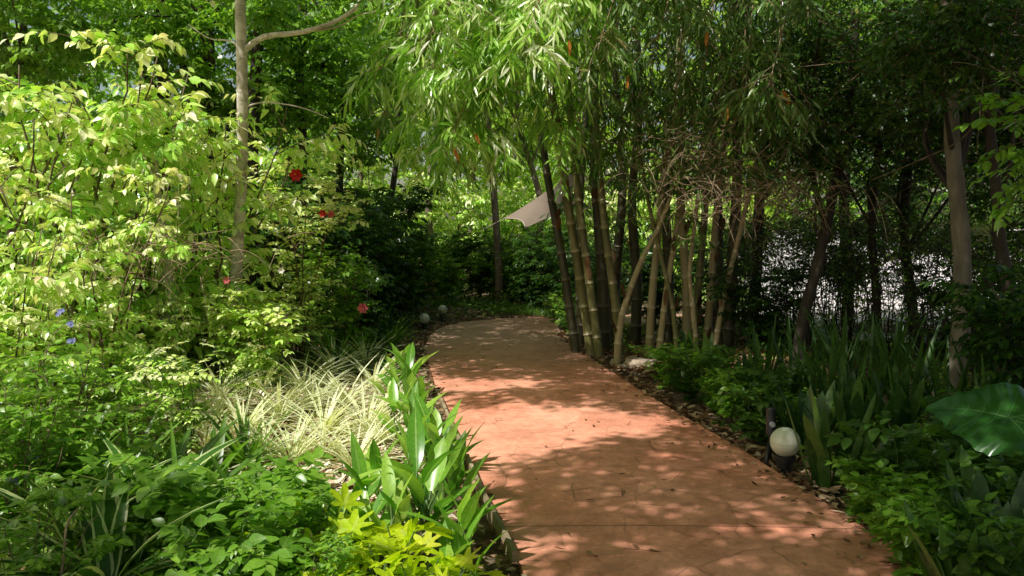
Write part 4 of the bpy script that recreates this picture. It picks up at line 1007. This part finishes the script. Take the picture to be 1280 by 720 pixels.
# rocks at the bamboo foot
from mathutils import noise as mnoise, Vector
for k, (px, py, s_, lab) in enumerate([(800, 457, (.20, .15, .10), 'largest pale rock at the foot of the bamboo'), (772, 452, (.12, .1, .06), 'small rock left of the largest rock at the bamboo foot'), (838, 462, (.11, .09, .05), 'flat rock right of the largest rock'), (822, 445, (.1,.09,.06), 'rock behind the largest rock against the culms')]):
    g = Gd(px, py); n, m_ = 16, 24; th = np.linspace(0, PI, n)[:, None]; ph = np.linspace(0, 2*PI, m_, endpoint=False)[None]
    V = np.stack([np.sin(th)*np.cos(ph), np.sin(th)*np.sin(ph), -np.cos(th)*np.ones_like(ph)], -1)
    for a_ in range(n):
        for c_ in range(m_):
            v = Vector(V[a_, c_]); q = 1+.45*mnoise.noise(v*1.3+Vector((k*7, 3, 1)))+.15*mnoise.noise(v*3.5); V[a_, c_] = np.array(v)*q
    V[..., 2] = np.clip(V[..., 2], -.5, .75); V *= np.array(s_)
    i = np.arange(n-1)[:, None]*m_; j = np.arange(m_)[None]; j2 = (j+1) % m_
    b = Buf(); b.add(V, np.zeros((n, m_, 3)), [np.stack([i+j, i+j2, i+m_+j2, i+m_+j], -1).reshape(-1, 4)])
    o = b.build('rock', M['rock']); o.location = (g[0], g[1], gz(g[0], g[1])+s_[2]*.45); o.rotation_euler = (0, 0, k*1.3); tag(o, lab, 'rock', 'rocks at the foot of the bamboo')

# --- dark undergrowth and hedge behind
rng = random.Random(9)
hedge = [(455,12.4,1.05),(490,13.6,.95),(420,13.2,1.5),(395,11.4,1.25),(350,12.6,1.35),(520,16.2,.8),(560,17.6,.85),(600,18.0,.95),(640,17.6,.9),(680,17.0,.95),(745,15.5,.9),(665,16.0,.8),(430,15.6,1.3),(470,15.6,1.5),(705,14.5,.75),(735,13.4,.95),(690,15.6,1.0),(300,11.6,1.2),(445,10.6,.7),(745,12.0,.85)]
hl = ['dark shrub beside the left globe lamps','dark shrub behind the far left globe lamp','tall dark shrub mass left of the far path end','dark shrub behind the pink flowers','dark shrub behind the red flowering shrub','low dark shrub at the left of the far grass strip',
 'dark shrub behind the left half of the grass strip','dark shrub behind the middle of the grass strip','dark shrub behind the right half of the grass strip','dark shrub at the right end of the grass strip','dark shrub behind the thickest bamboo culm','dark shrub below the shade sail',
 'tall shrub in the second row left of the globe lamps','tall dark shrub beyond the left globe lamps','low dark shrub by the hidden globe lamp right of the path','dark shrub behind the left bamboo bunch','dark shrub right of the far path end','dark shrub behind the slender pale trunk','small dark shrub at the rear corner of the sunny bed','dark shrub hugging the back of the bamboo foot']
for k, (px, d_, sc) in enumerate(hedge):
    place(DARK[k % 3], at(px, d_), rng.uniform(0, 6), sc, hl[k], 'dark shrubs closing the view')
for k, (px, d_, sc, lab) in enumerate([(520, 15.9, .85, 'sunlit green shrub at the left end of the far path'), (560, 16.8, .9, 'green shrub with light catching its top beyond the path end'), (700, 13.6, .45, 'small green shrub spilling onto the far right path edge'), (712, 12.4, .5, 'small green plant at the path edge left of the bamboo foot'), (625, 17.2, .8, 'green shrub right of centre beyond the path end')]):
    place(GREEN[k % 3], at(px, d_), rng.uniform(0, 6), sc, lab, 'green shrubs beyond the path end')
for k, (px, d_, sc, lab) in enumerate([(486, 10.6, 1.0, 'strap clump in shade by the left path edge'), (475, 11.8, 1.1, 'strap clump in shade before the far left globe lamp')]):
    place(STRAP[k % 2], at(px, d_), rng.uniform(0, 6), sc, lab, 'strap clumps in shade by the path')

# --- background trees with trunks one can tell apart
def bg_tree(px, d, trunk, r, lab, mat='bark', leaf='far', crown=None, seed=0, nclump=20, lsize=(.15, .04), T=T_LO, hang=.3):
    rg = np.random.default_rng(seed); x0 = X(trunk[0][0], d); base = np.array([x0, d, gz(x0, d)]); t = thing('background_tree', lab, 'tree', base, group='trees behind the garden')
    pl = poly([np.array([0, 0, -.1])]+[P(a, b_, d)-base for a, b_ in trunk[1:]], 30); tb = Buf(); tubes(tb, pl, np.linspace(r, r*.55, 30), 9); tb.build('trunk', M[mat], t)
    lb, sb = Buf(), Buf()
    for (cx, cy, cd, rad, hz) in crown:
        c0 = P(cx, cy, cd)-base; e = pl[rg.integers(12, 29)]
        for q in range(2):
            lm_ = Buf(); tubes(lm_, poly([e, (e+c0)/2+rg.normal(0, .2, 3)+np.array([0, 0, .2]), c0+rg.normal(0, rad*.4, 3)], 10), np.linspace(r*.4, r*.1, 10), 6); lm_.build('branch', M[mat], t)
        u = rg.normal(0, 1, (nclump, 3)); u = nrm(u)*rg.random((nclump, 1))**.4*np.array([rad, rad, hz]); cc = c0+u
        nt_ = 9; o = np.repeat(cc, nt_, 0)+rg.normal(0, .12, (nclump*nt_, 3)); dd = rand_dir(rg, len(o), -.5, .6)
        twigs(rg, lb, lb, o, dd, .38*rg.uniform(.6, 1.2, len(o)), .3, 8, lsize[0], lsize[1], T, 55, hang, .35, rad=.003, smat=1, tint=(0, 1), cl=np.clip(.5+.25*u[:, 2].repeat(nt_)/hz+rg.normal(0, .2, len(o)), 0, 1))
    lb.build('crown', [M[leaf], M[mat]], t); return t
BG = [
 (622, 17, [(624, 420), (623, 330), (618, 250), (612, 180), (606, 80), (600, -60)], .09, 'straight reddish brown trunk in the light beyond the path end', 'bark', 'far', [(600, 60, 17, 1.1, .9), (560, 120, 17.5, .8, .5)]),
 (675, 17.5, [(672, 420), (672, 330), (676, 260), (668, 220), (650, 160), (640, 60)], .09, 'curving pale trunk under the shade sail', 'bark', 'far', [(680, 150, 18, 1.2, .8), (640, 60, 18, 1.2, .8)]),
 (535, 19, [(538, 420), (537, 300), (536, 240), (545, 170), (560, 60)], .10, 'forked greyish trunk left of centre in the background', 'bark_grey', 'far', [(530, 130, 19.5, 1.4, .9), (560, 40, 19, 1.3, .9)]),
 (490, 17, [(470, 420), (478, 300), (490, 240), (497, 180), (500, 90), (510, -40)], .08, 'leaning dark trunk behind the dark undergrowth', 'bark_dark', 'green', [(470, 110, 16, 1.3, 1.0), (430, 60, 15, 1.2, .9), (500, 40, 16, 1.2, .8)]),
 (425, 15, [(424, 420), (424, 300), (425, 200), (430, 90), (425, -40)], .09, 'dark trunk hung with leaves left of centre', 'bark_dark', 'green', [(425, 30, 14.5, 1.2, .9), (380, 130, 15, .9, .7), (460, 160, 15, .9, .7)]),
 (378, 14, [(380, 420), (379, 300), (378, 170), (374, 60), (380, -50)], .10, 'dark trunk right of the slender pale tree', 'bark_dark', 'green', [(370, 40, 13.5, 1.1, .7), (410, 90, 13.5, .9, .6), (345, 130, 14, .8, .5)]),
 (313, 13, [(318, 420), (316, 300), (315, 170), (322, 60), (330, -50)], .13, 'thick dark trunk behind the slender pale tree', 'bark_dark', 'green', [(340, 10, 12.6, 1.2, .8), (300, 130, 13, .9, .6)]),
 (258, 13, [(262, 420), (262, 280), (260, 120), (256, 20), (250, -50)], .14, 'thick dark trunk left of the slender pale tree', 'bark_dark', 'green', [(250, 0, 12.8, 1.3, .8), (215, 60, 13, .8, .6)]),
 (205, 13.5, [(205, 420), (206, 280), (204, 100), (200, -40)], .12, 'dark trunk rising behind the tallest lime shrub', 'bark_dark', 'green', [(190, -10, 13, 1.3, .8)]),
 (110, 14, [(100, 420), (96, 280), (92, 100), (90, -40)], .08, 'pale thin trunk against the bright sky at the upper left', 'bark_pale', 'green', [(60, 80, 13.5, .9, .4), (150, 20, 14, 1.1, .5)]),
 (30, 12, [(10, 420), (15, 280), (25, 100), (35, -40)], .08, 'background tree at the upper left corner behind the lime shrubs', 'bark', 'green', [(20, 40, 11.5, 1.1, .7), (60, 10, 11.5, 1.0, .5), (-60, 120, 11.5, 1.1, 1.0)]),
 (450, 21, [(452, 420), (450, 300), (452, 200), (455, 60)], .08, 'thin far trunk left of the leaning dark one', 'bark_grey', 'far', [(450, 180, 21, 1.5, 1.2), (420, 230, 21, 1.3, 1.0)]),
 (590, 22, [(585, 420), (588, 300), (592, 200), (590, 60)], .09, 'far trunk lost in bright leaves at the centre', 'bark_grey', 'far', [(570, 230, 23, 1.6, .8), (610, 150, 22, 1.7, 1.0), (520, 220, 23, 1.4, 1.0)]),
 (720, 21, [(720, 420), (715, 300), (722, 200), (725, 60)], .09, 'far trunk behind the left bamboo bunch', 'bark_grey', 'far', [(700, 250, 21, 1.6, 1.2), (740, 160, 21, 1.5, 1.0), (800, 260, 21, 1.4, 1.2)]),
]
for k, (px, d_, tr_, r_, lab, mt, lf, cr) in enumerate(BG):
    bg_tree(px, d_, tr_, r_, lab, mt, lf, cr, 400+k)

# far wood closing the view
def wood(rg, n, xr, yr, zr, size, name, mat, lab, hole=None):
    b = Buf(); c0 = np.stack([rg.uniform(*xr, n), rg.uniform(*yr, n), rg.uniform(*zr, n)], 1)
    if hole is not None: c0 = c0[~hole(c0)]
    n = len(c0); k = 14
    o = np.repeat(c0, k, 0)+rg.normal(0, .35, (n*k, 3)); dd = rand_dir(rg, len(o), -.5, .6)
    twigs(rg, b, None, o, dd, .5, .3, 6, size, size*.3, T_LO, 55, .3, .35, cl=np.clip(np.repeat(rg.random(n), k)*.7+rg.random(len(o))*.3, 0, 1))
    return stuff(b.build(name, mat), lab, 'trees')
rg = np.random.default_rng(500)
wood(rg, 1150, (-16, 9), (21, 33), (0, 9.5), .24, 'far_wood', M['far'], 'sunlit wood far behind the path, a bright mass of leaves', hole=lambda c: ((c[:, 0] < -8) & (c[:, 2] > 5.0)) | ((np.abs(c[:, 0]+3.2) < 1.6) & (c[:, 2] > 2.2) & (c[:, 2] < 5)))
wood(rg, 480, (-18, -4), (14, 21), (0, 6.5), .2, 'left_wood', M['green'], 'dense wood behind the left bed', hole=lambda c: (c[:, 0] > -6.2) & (c[:, 1] < 17))
wood(rg, 800, (8, 26), (20, 33), (.8, 12), .24, 'right_wood', M['green'], 'dense wood beyond the pale court on the right')

# ================================================================== RIGHT SIDE
def thicket_tree(base_px, d, trunk, r, lab, mat, crown, seed, leaf='dark', nclump=36, lsize=(.075, .02), tw=9, name='thicket_tree', grp='trees of the shaded right thicket'):
    rg = np.random.default_rng(seed); x0 = X(base_px, d); base = np.array([x0, d, gz(x0, d)]); t = thing(name, lab, 'tree', base, group=grp)
    pl = poly([np.array([0, 0, -.08])]+[P(*q)-base for q in trunk], 40); tb = Buf(); rr = np.linspace(r, r*.6, 40)*(1+.05*np.sin(np.arange(40)*1.3)); tubes(tb, pl, rr, 12); tb.build('trunk', M[mat], t)
    lb, sb = Buf(), Buf()
    for (cx, cy, cd, rad, hz) in crown:
        c0 = P(cx, cy, cd)-base; e = pl[rg.integers(14, 39)]
        for q in range(2):
            lm_ = Buf(); tubes(lm_, poly([e, (e+c0)/2+rg.normal(0, .15, 3), c0+rg.normal(0, rad*.4, 3)], 10), np.linspace(r*.35, .006, 10), 6); lm_.build('branch', M['bark_dark'], t)
        u = nrm(rg.normal(0, 1, (nclump, 3)))*rg.random((nclump, 1))**.4*np.array([rad, rad*.8, hz]); cc = c0+u
        # long thin wandering twigs
        m_ = 26; tubes(lb, arcs(c0+rg.normal(0, .4*rad, (m_, 3)), rand_dir(rg, m_, -.7, .7), rg.uniform(.5, 1.3, m_), rg.uniform(0, .5, m_), 8), np.linspace(.006, .002, 8)[None].repeat(m_, 0), 4, 1)
        o = np.repeat(cc, tw, 0)+rg.normal(0, .1, (nclump*tw, 3)); dd = rand_dir(rg, len(o), -.6, .5)
        twigs(rg, lb, lb, o, dd, .28*rg.uniform(.6, 1.2, len(o)), .3, 9, lsize[0], lsize[1], T_LO, 60, .2, .4, rad=.002, tint=(0, 1), smat=1)
    lb.build('crown', [M[leaf], M['twig']], t); return t
TH = [
 (1196, 7.0, [(1200,430,7),(1203,330,7),(1196,240,7),(1190,170,7),(1188,60,7),(1180,-60,7)], .085, 'grey upright trunk standing behind the tall blades at the right', 'bark_grey', [(1200,40,7.6,.9,.6),(1140,120,7.8,.8,.6),(1250,110,8.0,.7,.6),(1195,50,6.5,.55,.4)]),
 (1252, 6.9, [(1256,440,6.9),(1262,370,6.9),(1250,300,6.9),(1246,240,6.9),(1238,160,6.9),(1240,20,7)], .062, 'crooked dark trunk right of the grey upright one', 'bark_dark', [(1250,20,7.6,.8,.6),(1280,180,8.0,.7,.6)]),
 (998, 8.8, [(1004,400,8.8),(1022,330,8.8),(1040,250,8.8),(1060,150,8.8),(1070,20,8.8)], .07, 'dark trunk leaning right behind the snake plants', 'bark_dark', [(1040,170,8.8,.9,.6),(1000,60,8.9,.9,.6)]),
 (940, 11, [(945,340,11),(950,240,11),(960,120,11),(965,0,11)], .09, 'dark trunk just right of the bamboo clump', 'bark_dark', [(950,150,10.8,1.0,.8),(1010,120,11,1.0,.9),(990,20,10.5,1.1,.7)]),
 (1100, 9.5, [(1096,380,9.5),(1090,280,9.5),(1100,160,9.5),(1110,0,9.5)], .055, 'slim dark trunk deep in the middle of the thicket', 'bark_dark', [(1100,150,9.5,1.0,.8),(1060,60,9.2,1.0,.7),(1150,40,9.2,1.0,.7)]),
 (1150, 10, [(1140,380,10),(1130,280,10),(1140,160,10),(1150,0,10)], .07, 'dark trunk left of the grey upright one', 'bark_dark', [(1150,200,10,.9,.7),(1200,140,10,1.0,.8)]),
 (1300, 9, [(1300,380,9),(1290,250,9),(1300,100,9),(1290,-20,9)], .09, 'dark tree at the right frame edge', 'bark_dark', [(1270,120,8.8,1.0,.9),(1290,260,9,.9,.8),(1240,20,9,.9,.6)]),
 (1060, 12.5, [(1060,360,12.5),(1055,240,12.5),(1065,120,12.5),(1070,-20,12.5)], .1, 'rear dark tree in front of the pale wall', 'bark_dark', [(1060,150,12.5,1.3,1.1),(1130,230,12.5,1.1,1.0),(1010,200,12.5,1.1,1.0),(1000,290,12.2,.9,.28),(1120,295,12,.9,.28),(930,300,12.6,.5,.3),(1200,300,11.5,.6,.25),(1060,330,11.5,.35,.2),(1190,240,12.5,1.1,1.0)]),
]
for k, (bp_, d_, tr_, r_, lab, mt, cr) in enumerate(TH): thicket_tree(bp_, d_, tr_, r_, lab, mt, cr, 600+k)
# hanging vine
b = Buf(); tubes(b, poly([P(1276, -10, 6.4), P(1260, 60, 6.4), P(1235, 130, 6.5), P(1200, 175, 6.6), P(1150, 200, 6.8), P(1090, 225, 7.0)], 30), np.full(30, .005), 6)
tag(b.build('hanging_vine', M['twig']), 'thin vine looping across the dark upper right', 'vine')
# near leafy branch entering at the right edge
base = P(1330, 180, 5.0); t = thing('leafy_branch', 'leafy green branch poking in at the upper right edge', 'branch', base); rg = np.random.default_rng(640)
lb, sb = Buf(), Buf()
for (tx_, ty_) in ((1238, 118), (1240, 150), (1250, 215), (1262, 260), (1270, 90), (1245, 190)):
    e = P(tx_, ty_, 5.0)-base; pl = poly([np.zeros(3), e*.5+np.array([0, 0, .05]), e], 10); tubes(sb, pl, np.linspace(.008, .002, 10), 5)
    o, tan = on_poly(pl, rg.uniform(.3, 1, 6)*.999); twigs(rg, lb, sb, o, nrm(tan+rand_dir(rg, 6, -.3, .4)), .18, .2, 7, .085, .026, T_OVATE, 60, .2, .3, rad=.002, tint=(.2, .9))
lb.build('foliage', M['green'], t); sb.build('stem', M['twig'], t)

rng = random.Random(12)
for k, (px, d_, sc, lab) in enumerate([(1020, 5.5, .95, 'snake plant with stiff leaves leaning beside the nearest globe lamp'), (1045, 4.85, 1.0, 'broad snake plant leaning over the path edge right of the globe lamp'), (1075, 5.3, 1.05, 'snake plant second right of the globe lamp'), (1100, 4.6, .95, 'snake plant before the low leafy plants on the right'),
    (1060, 6.2, 1.1, 'snake plant in the second row behind the globe lamp'), (1130, 5.6, 1.05, 'snake plant under the elephant ear leaf'), (985, 6.6, .9, 'snake plant behind the slim black light post'), (886, 7.9, .95, 'dark snake plant at the path edge right of the rocks'), (862, 8.6, .9, 'snake plant at the foot of the jointed bamboo culm'),
    (1265, 3.5, 1.0, 'snake plant at the lower right corner'), (1220, 3.2, .8, 'low snake plant at the bottom right edge'), (940, 7.2, .85, 'snake plant half way between rocks and globe lamp')]):
    place(SNAKE[k % 3], at(px, d_), rng.uniform(0, 6), sc, lab, 'snake plants along the right path edge')
for k, (px, d_, sc, lab) in enumerate([(1040, 6.6, 1.0, 'tall blade leaved clump behind the globe lamp'), (1090, 6.4, 1.05, 'tall blade leaved clump in the middle of the right bed'), (1140, 6.2, 1.0, 'tall blade leaved clump left of the grey trunk'), (1000, 7.4, .95, 'tall blade leaved clump before the leaning dark trunk'), (1190, 6.0, .95, 'tall blade leaved clump at the foot of the grey trunk'),
    (960, 8.0, .9, 'tall blade leaved clump at the far end of the right bed'), (1060, 7.8, 1.0, 'rear tall blade leaved clump near the leaning trunk'), (1120, 7.4, 1.0, 'rear tall blade leaved clump in the middle'), (1240, 5.6, .9, 'tall blade leaved clump behind the elephant ear leaf')]):
    place(REED[k % 2], at(px, d_), rng.uniform(0, 6), sc, lab, 'tall blade leaved clumps in the right bed')
lowr = [(1150,4.3),(1180,3.9),(1210,4.4),(1240,4.0),(1120,3.95),(1160,3.6),(1270,4.5),(1200,3.45),(1095,4.3),(960,5.9),(930,6.5),(905,7.0),(880,7.4),(845,7.9),(835,8.4),(950,6.6),(1010,6.0),(1175,4.9),(1230,5.0),(1275,3.9),(900,8.0),(1250,3.2)]
ll_ = ['low plant before the snake plants on the right','low plant in the middle of the right corner patch','low plant under the tip of the elephant ear leaf','low plant by the right frame edge','low plant closest to the path on the lower right','low plant at the path edge near the bottom right','low plant right under the elephant ear stalk','low plant with pale leaf near the bottom right corner','low plant between two leaning snake plants',
 'low plant left of the nearest globe lamp','low plant at the path edge beyond the globe lamp','low plant half way to the rocks at the path edge','low plant before the dark snake plant','low bright plant right of the rocks','low plant touching the flat rock','low plant behind the path edge beyond the globe lamp','low plant behind the slim black post','low plant behind the right corner patch','low plant right behind the elephant ear leaf','low plant cut by the right frame edge','low plant behind the dark snake plant','low plant at the bottom right corner']
for k, (px, d_) in enumerate(lowr):
    pr = LOW if k % 3 else LOWD; place(pr[k % len(pr)], at(px, d_), rng.uniform(0, 6), rng.uniform(.8, 1.15), ll_[k], 'low leafy plants on the right')
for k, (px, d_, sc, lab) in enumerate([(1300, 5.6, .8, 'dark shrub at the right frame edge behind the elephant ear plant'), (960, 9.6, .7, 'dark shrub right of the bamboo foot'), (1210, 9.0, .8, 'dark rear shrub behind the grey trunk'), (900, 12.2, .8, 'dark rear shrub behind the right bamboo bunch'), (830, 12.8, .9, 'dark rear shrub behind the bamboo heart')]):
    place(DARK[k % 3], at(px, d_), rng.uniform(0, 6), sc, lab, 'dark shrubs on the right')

# elephant ear plant
base = np.array(at(1310, 4.1)); t = thing('elephant_ear_plant', 'elephant ear plant with one huge glossy dark green leaf at the right edge', 'plant', base)
def ear_leaf(tip, root, normal, wid, nm='leaf'):
    # tip: world of the leaf tip, root: world where the stalk meets the blade
    A = tip-root; L = np.linalg.norm(A); A = A/L; N = np.array(normal, float); B = nrm(np.cross(A, N)); N = np.cross(B, A)
    KN = [0, .035, .09, .18, .30, .45, .60, .74, .86, .94, 1.0]; KV = [1.0, .86, .74, .64, .57, .52, .52, .56, .54, .36, .05]
    def surf(u_, v_, f, a):
        fold = .34*abs(v_)-.34*u_*u_*(1 if u_ > 0 else .5)-.75*v_*v_
        return fold+.011*math.cos((u_-.55*abs(v_))*34)*min(1, abs(v_)*6)+.035*f**3*math.sin(a*6+1)
    nth, nr = 160, 16; th = np.linspace(-PI, PI, nth); V = []; at_ = []
    def rr_(a): return np.interp(abs(a)/PI, KN, KV)*(1+.015*math.sin(a*9+1)+.008*math.sin(a*23))
    for k in range(nr):
        f = k/(nr-1)
        for a in th:
            r_ = rr_(a); u_, v_ = r_*math.cos(a)*f, r_*math.sin(a)*f
            V.append(root+A*L*u_+B*wid*1.75*v_+N*L*surf(u_, v_, f, a)); at_.append((.5, v_*2, f))
    V = np.array(V)-base; i = np.arange(nr-1)[:, None]*nth+np.arange(nth-1)[None]
    b = Buf(); b.add(V, np.array(at_), [np.stack([i, i+1, i+nth+1, i+nth], -1).reshape(-1, 4)]); leafo = b.build(nm, M['ear'], t)
    b = Buf(); vm = M.setdefault('vein', plain('leaf_vein', (.07,.20,.04), .5))
    def line(pq, r0, r1):
        pts = []
        for (u_, v_) in pq:
            a = math.atan2(v_, u_); f = min(1, math.hypot(u_, v_)/max(rr_(a), .05)); pts.append(root+A*L*u_+B*wid*1.75*v_+N*(L*surf(u_, v_, f, a)+.001)-base)
        tubes(b, np.array(pts), np.linspace(r0, r1, len(pts)), 5)
    line([(q, 0) for q in np.linspace(0, .95, 16)], .004, .001)
    for sgn in (-1, 1):
        line([(-.38*q, sgn*.26*q) for q in np.linspace(0, 1, 10)], .003, .001)
        for u0, du, dv in ((.02, .06, .46), (.14, .16, .42), (.30, .20, .33), (.48, .17, .22), (.64, .12, .12)):
            line([(u0+du*q*q, sgn*dv*q) for q in np.linspace(0, 1, 10)], .002, .0007)
    b.build('vein', vm, leafo)
    return root-base
r1 = ear_leaf(P(1157, 490, 4.25), P(1262, 523, 3.98), (-.25, -.45, .88), .30)
r2 = ear_leaf(P(1420, 560, 3.9), P(1340, 500, 4.2), (.2, -.5, .8), .26)
b = Buf()
for r_ in (r1, r2): tubes(b, poly([np.array([0, 0, -.05]), r_*.5+np.array([.05, .05, .12]), r_+np.array([.02, .02, 0])], 14), np.linspace(.016, .008, 14), 8)
b.build('stalk', M['stem'], t)
THIN = []
for k in range(3):
    rn2 = np.random.default_rng(170+k); t = proto('thin_stemmed_shrub', 'shrub')
    shrub_parts(rn2, t, 1.9, .8, 14, 8, 2, (.06, .017), T_LO, M['dark'] if k else M['green'], M['bark_dark'], 5, 60, .2, .5, .3, .3, (.2, 1), .008)
    THIN.append(t)
for k, (px, d_, sc, lab) in enumerate([(960, 10.2, .9, 'bare stemmed thin shrub just right of the bamboo, pale light behind it'), (1010, 9.6, .95, 'thin shrub with see-through twigs left of the leaning trunk'), (1065, 9.8, 1.0, 'thin shrub with see-through twigs right of the leaning trunk'), (1120, 9.2, .95, 'thin shrub screening the pale court in the middle'),
    (1165, 8.6, .85, 'thin shrub just left of the grey upright trunk'), (1225, 8.2, .9, 'thin shrub between the two right trunks'), (1280, 7.6, .9, 'thin shrub at the right frame edge'), (1090, 12.5, 1.1, 'rear thin shrub against the pale court'), (990, 12.0, 1.05, 'rear thin shrub behind the bamboo right end'), (1040, 11.2, 1.1, 'rear thin shrub behind the leaning trunk'), (1150, 10.4, 1.1, 'rear thin shrub left behind the grey trunk'), (1205, 9.6, 1.05, 'rear thin shrub right behind the grey trunk'), (930, 11.4, 1.0, 'thin shrub close behind the thick brown culm')]):
    place(THIN[k % 3], at(px, d_), rng.uniform(0, 6), sc, lab, 'thin stemmed shrubs in the right thicket')
# low ground cover between plants
def cover(rg, x, y, mat, name, lab, s=.05, h=.12):
    d = path_dist(x, y); ok = d > .08; x, y = x[ok], y[ok]; n = len(x); b = Buf(); z = gz(x, y)+rg.uniform(.02, h, n)
    A = rand_dir(rg, n, -.1, .5); N = nrm(np.array([0, 0, 1.])+rg.normal(0, .4, (n, 3)))
    leaves(b, T_MID, np.stack([x, y, z], 1), A, N, s*rg.uniform(.6, 1.4, n), s*.33*rg.uniform(.6, 1.3, n), rg.random(n), rg.uniform(0, .3, n))
    return stuff(b.build(name, mat), lab, 'ground cover')
rg = np.random.default_rng(700)
n = 16000; y = rg.uniform(2.6, 13, n); x = np.interp(y, PR[:90, 1], PR[:90, 0])+.1+rg.random(n)**1.3*3.8
cl = np.sin(x*3.3+y)*np.sin(y*2.7-x*1.4); k = cl > -.25
cover(rg, x[k], y[k], M['green'], 'ground_cover', 'low creeping leaves carpeting the shaded right bed')
n = 7000; y = rg.uniform(2.0, 3.9, n); x = np.interp(y, PL[:90, 1], PL[:90, 0])-.15-rg.random(n)**1.1*3.6
k = np.sin(x*3.1+y)*np.sin(y*2.9-x*1.7) > -.3
cover(rg, x[k], y[k], M['green'], 'creeping_cover', 'low creeping leaves in the shaded lower left of the bed', .06, .2)
n = 6000; y = rg.uniform(8.5, 16, n); x = np.interp(y, PL[:90, 1], PL[:90, 0])-.1-rg.random(n)*4
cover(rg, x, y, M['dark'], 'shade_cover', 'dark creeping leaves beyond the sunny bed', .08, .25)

# remove nothing hidden: unused prototypes would sit at the origin
for o in list(bpy.data.objects):
    if o.parent is None and o.type == 'EMPTY' and o.get('label') == 'plant':
        for c in list(o.children): bpy.data.objects.remove(c)
        bpy.data.objects.remove(o)

# ================================================================== LIGHT
w = bpy.data.worlds.new('World'); SC.world = w; w.use_nodes = True; nt = w.node_tree
bg = nt.nodes.get('Background') or nt.nodes.new('ShaderNodeBackground')
sky = nt.nodes.new('ShaderNodeTexSky'); sky.sky_type = 'NISHITA'; sky.sun_disc = False
el = math.asin(SUN[2]); azm = math.atan2(SUN[0], SUN[1])
sky.sun_elevation = el; sky.sun_rotation = azm; sky.air_density = 1.0; sky.dust_density = 3.0; sky.ozone_density = 1.0
nt.links.new(mixc(nt, 1.0, sky.outputs[0], (1.12, 1.0, .80), 'MULTIPLY'), bg.inputs[0]); bg.inputs[1].default_value = .13
out = nt.nodes.get('World Output') or nt.nodes.new('ShaderNodeOutputWorld'); nt.links.new(bg.outputs[0], out.inputs[0])
sd = bpy.data.lights.new('sun', 'SUN'); so = bpy.data.objects.new('sun', sd); COL.objects.link(so); sd.energy = 5.0; sd.angle = R(.53); sd.color = (1, .975, .92)
so.rotation_euler = Vector(tuple(SUN)).to_track_quat('Z', 'Y').to_euler(); so.location = (-8, -4, 14)
SC.view_settings.view_transform = 'Standard'; SC.view_settings.look = 'None'; SC.view_settings.exposure = 0; SC.view_settings.gamma = 1
SC.cycles.max_bounces = 6; SC.cycles.diffuse_bounces = 4; SC.cycles.transmission_bounces = 4; SC.cycles.glossy_bounces = 2
SC.cycles.use_denoising = True
print('polys', sum(len(o.data.polygons) for o in bpy.data.objects if o.type == 'MESH'))
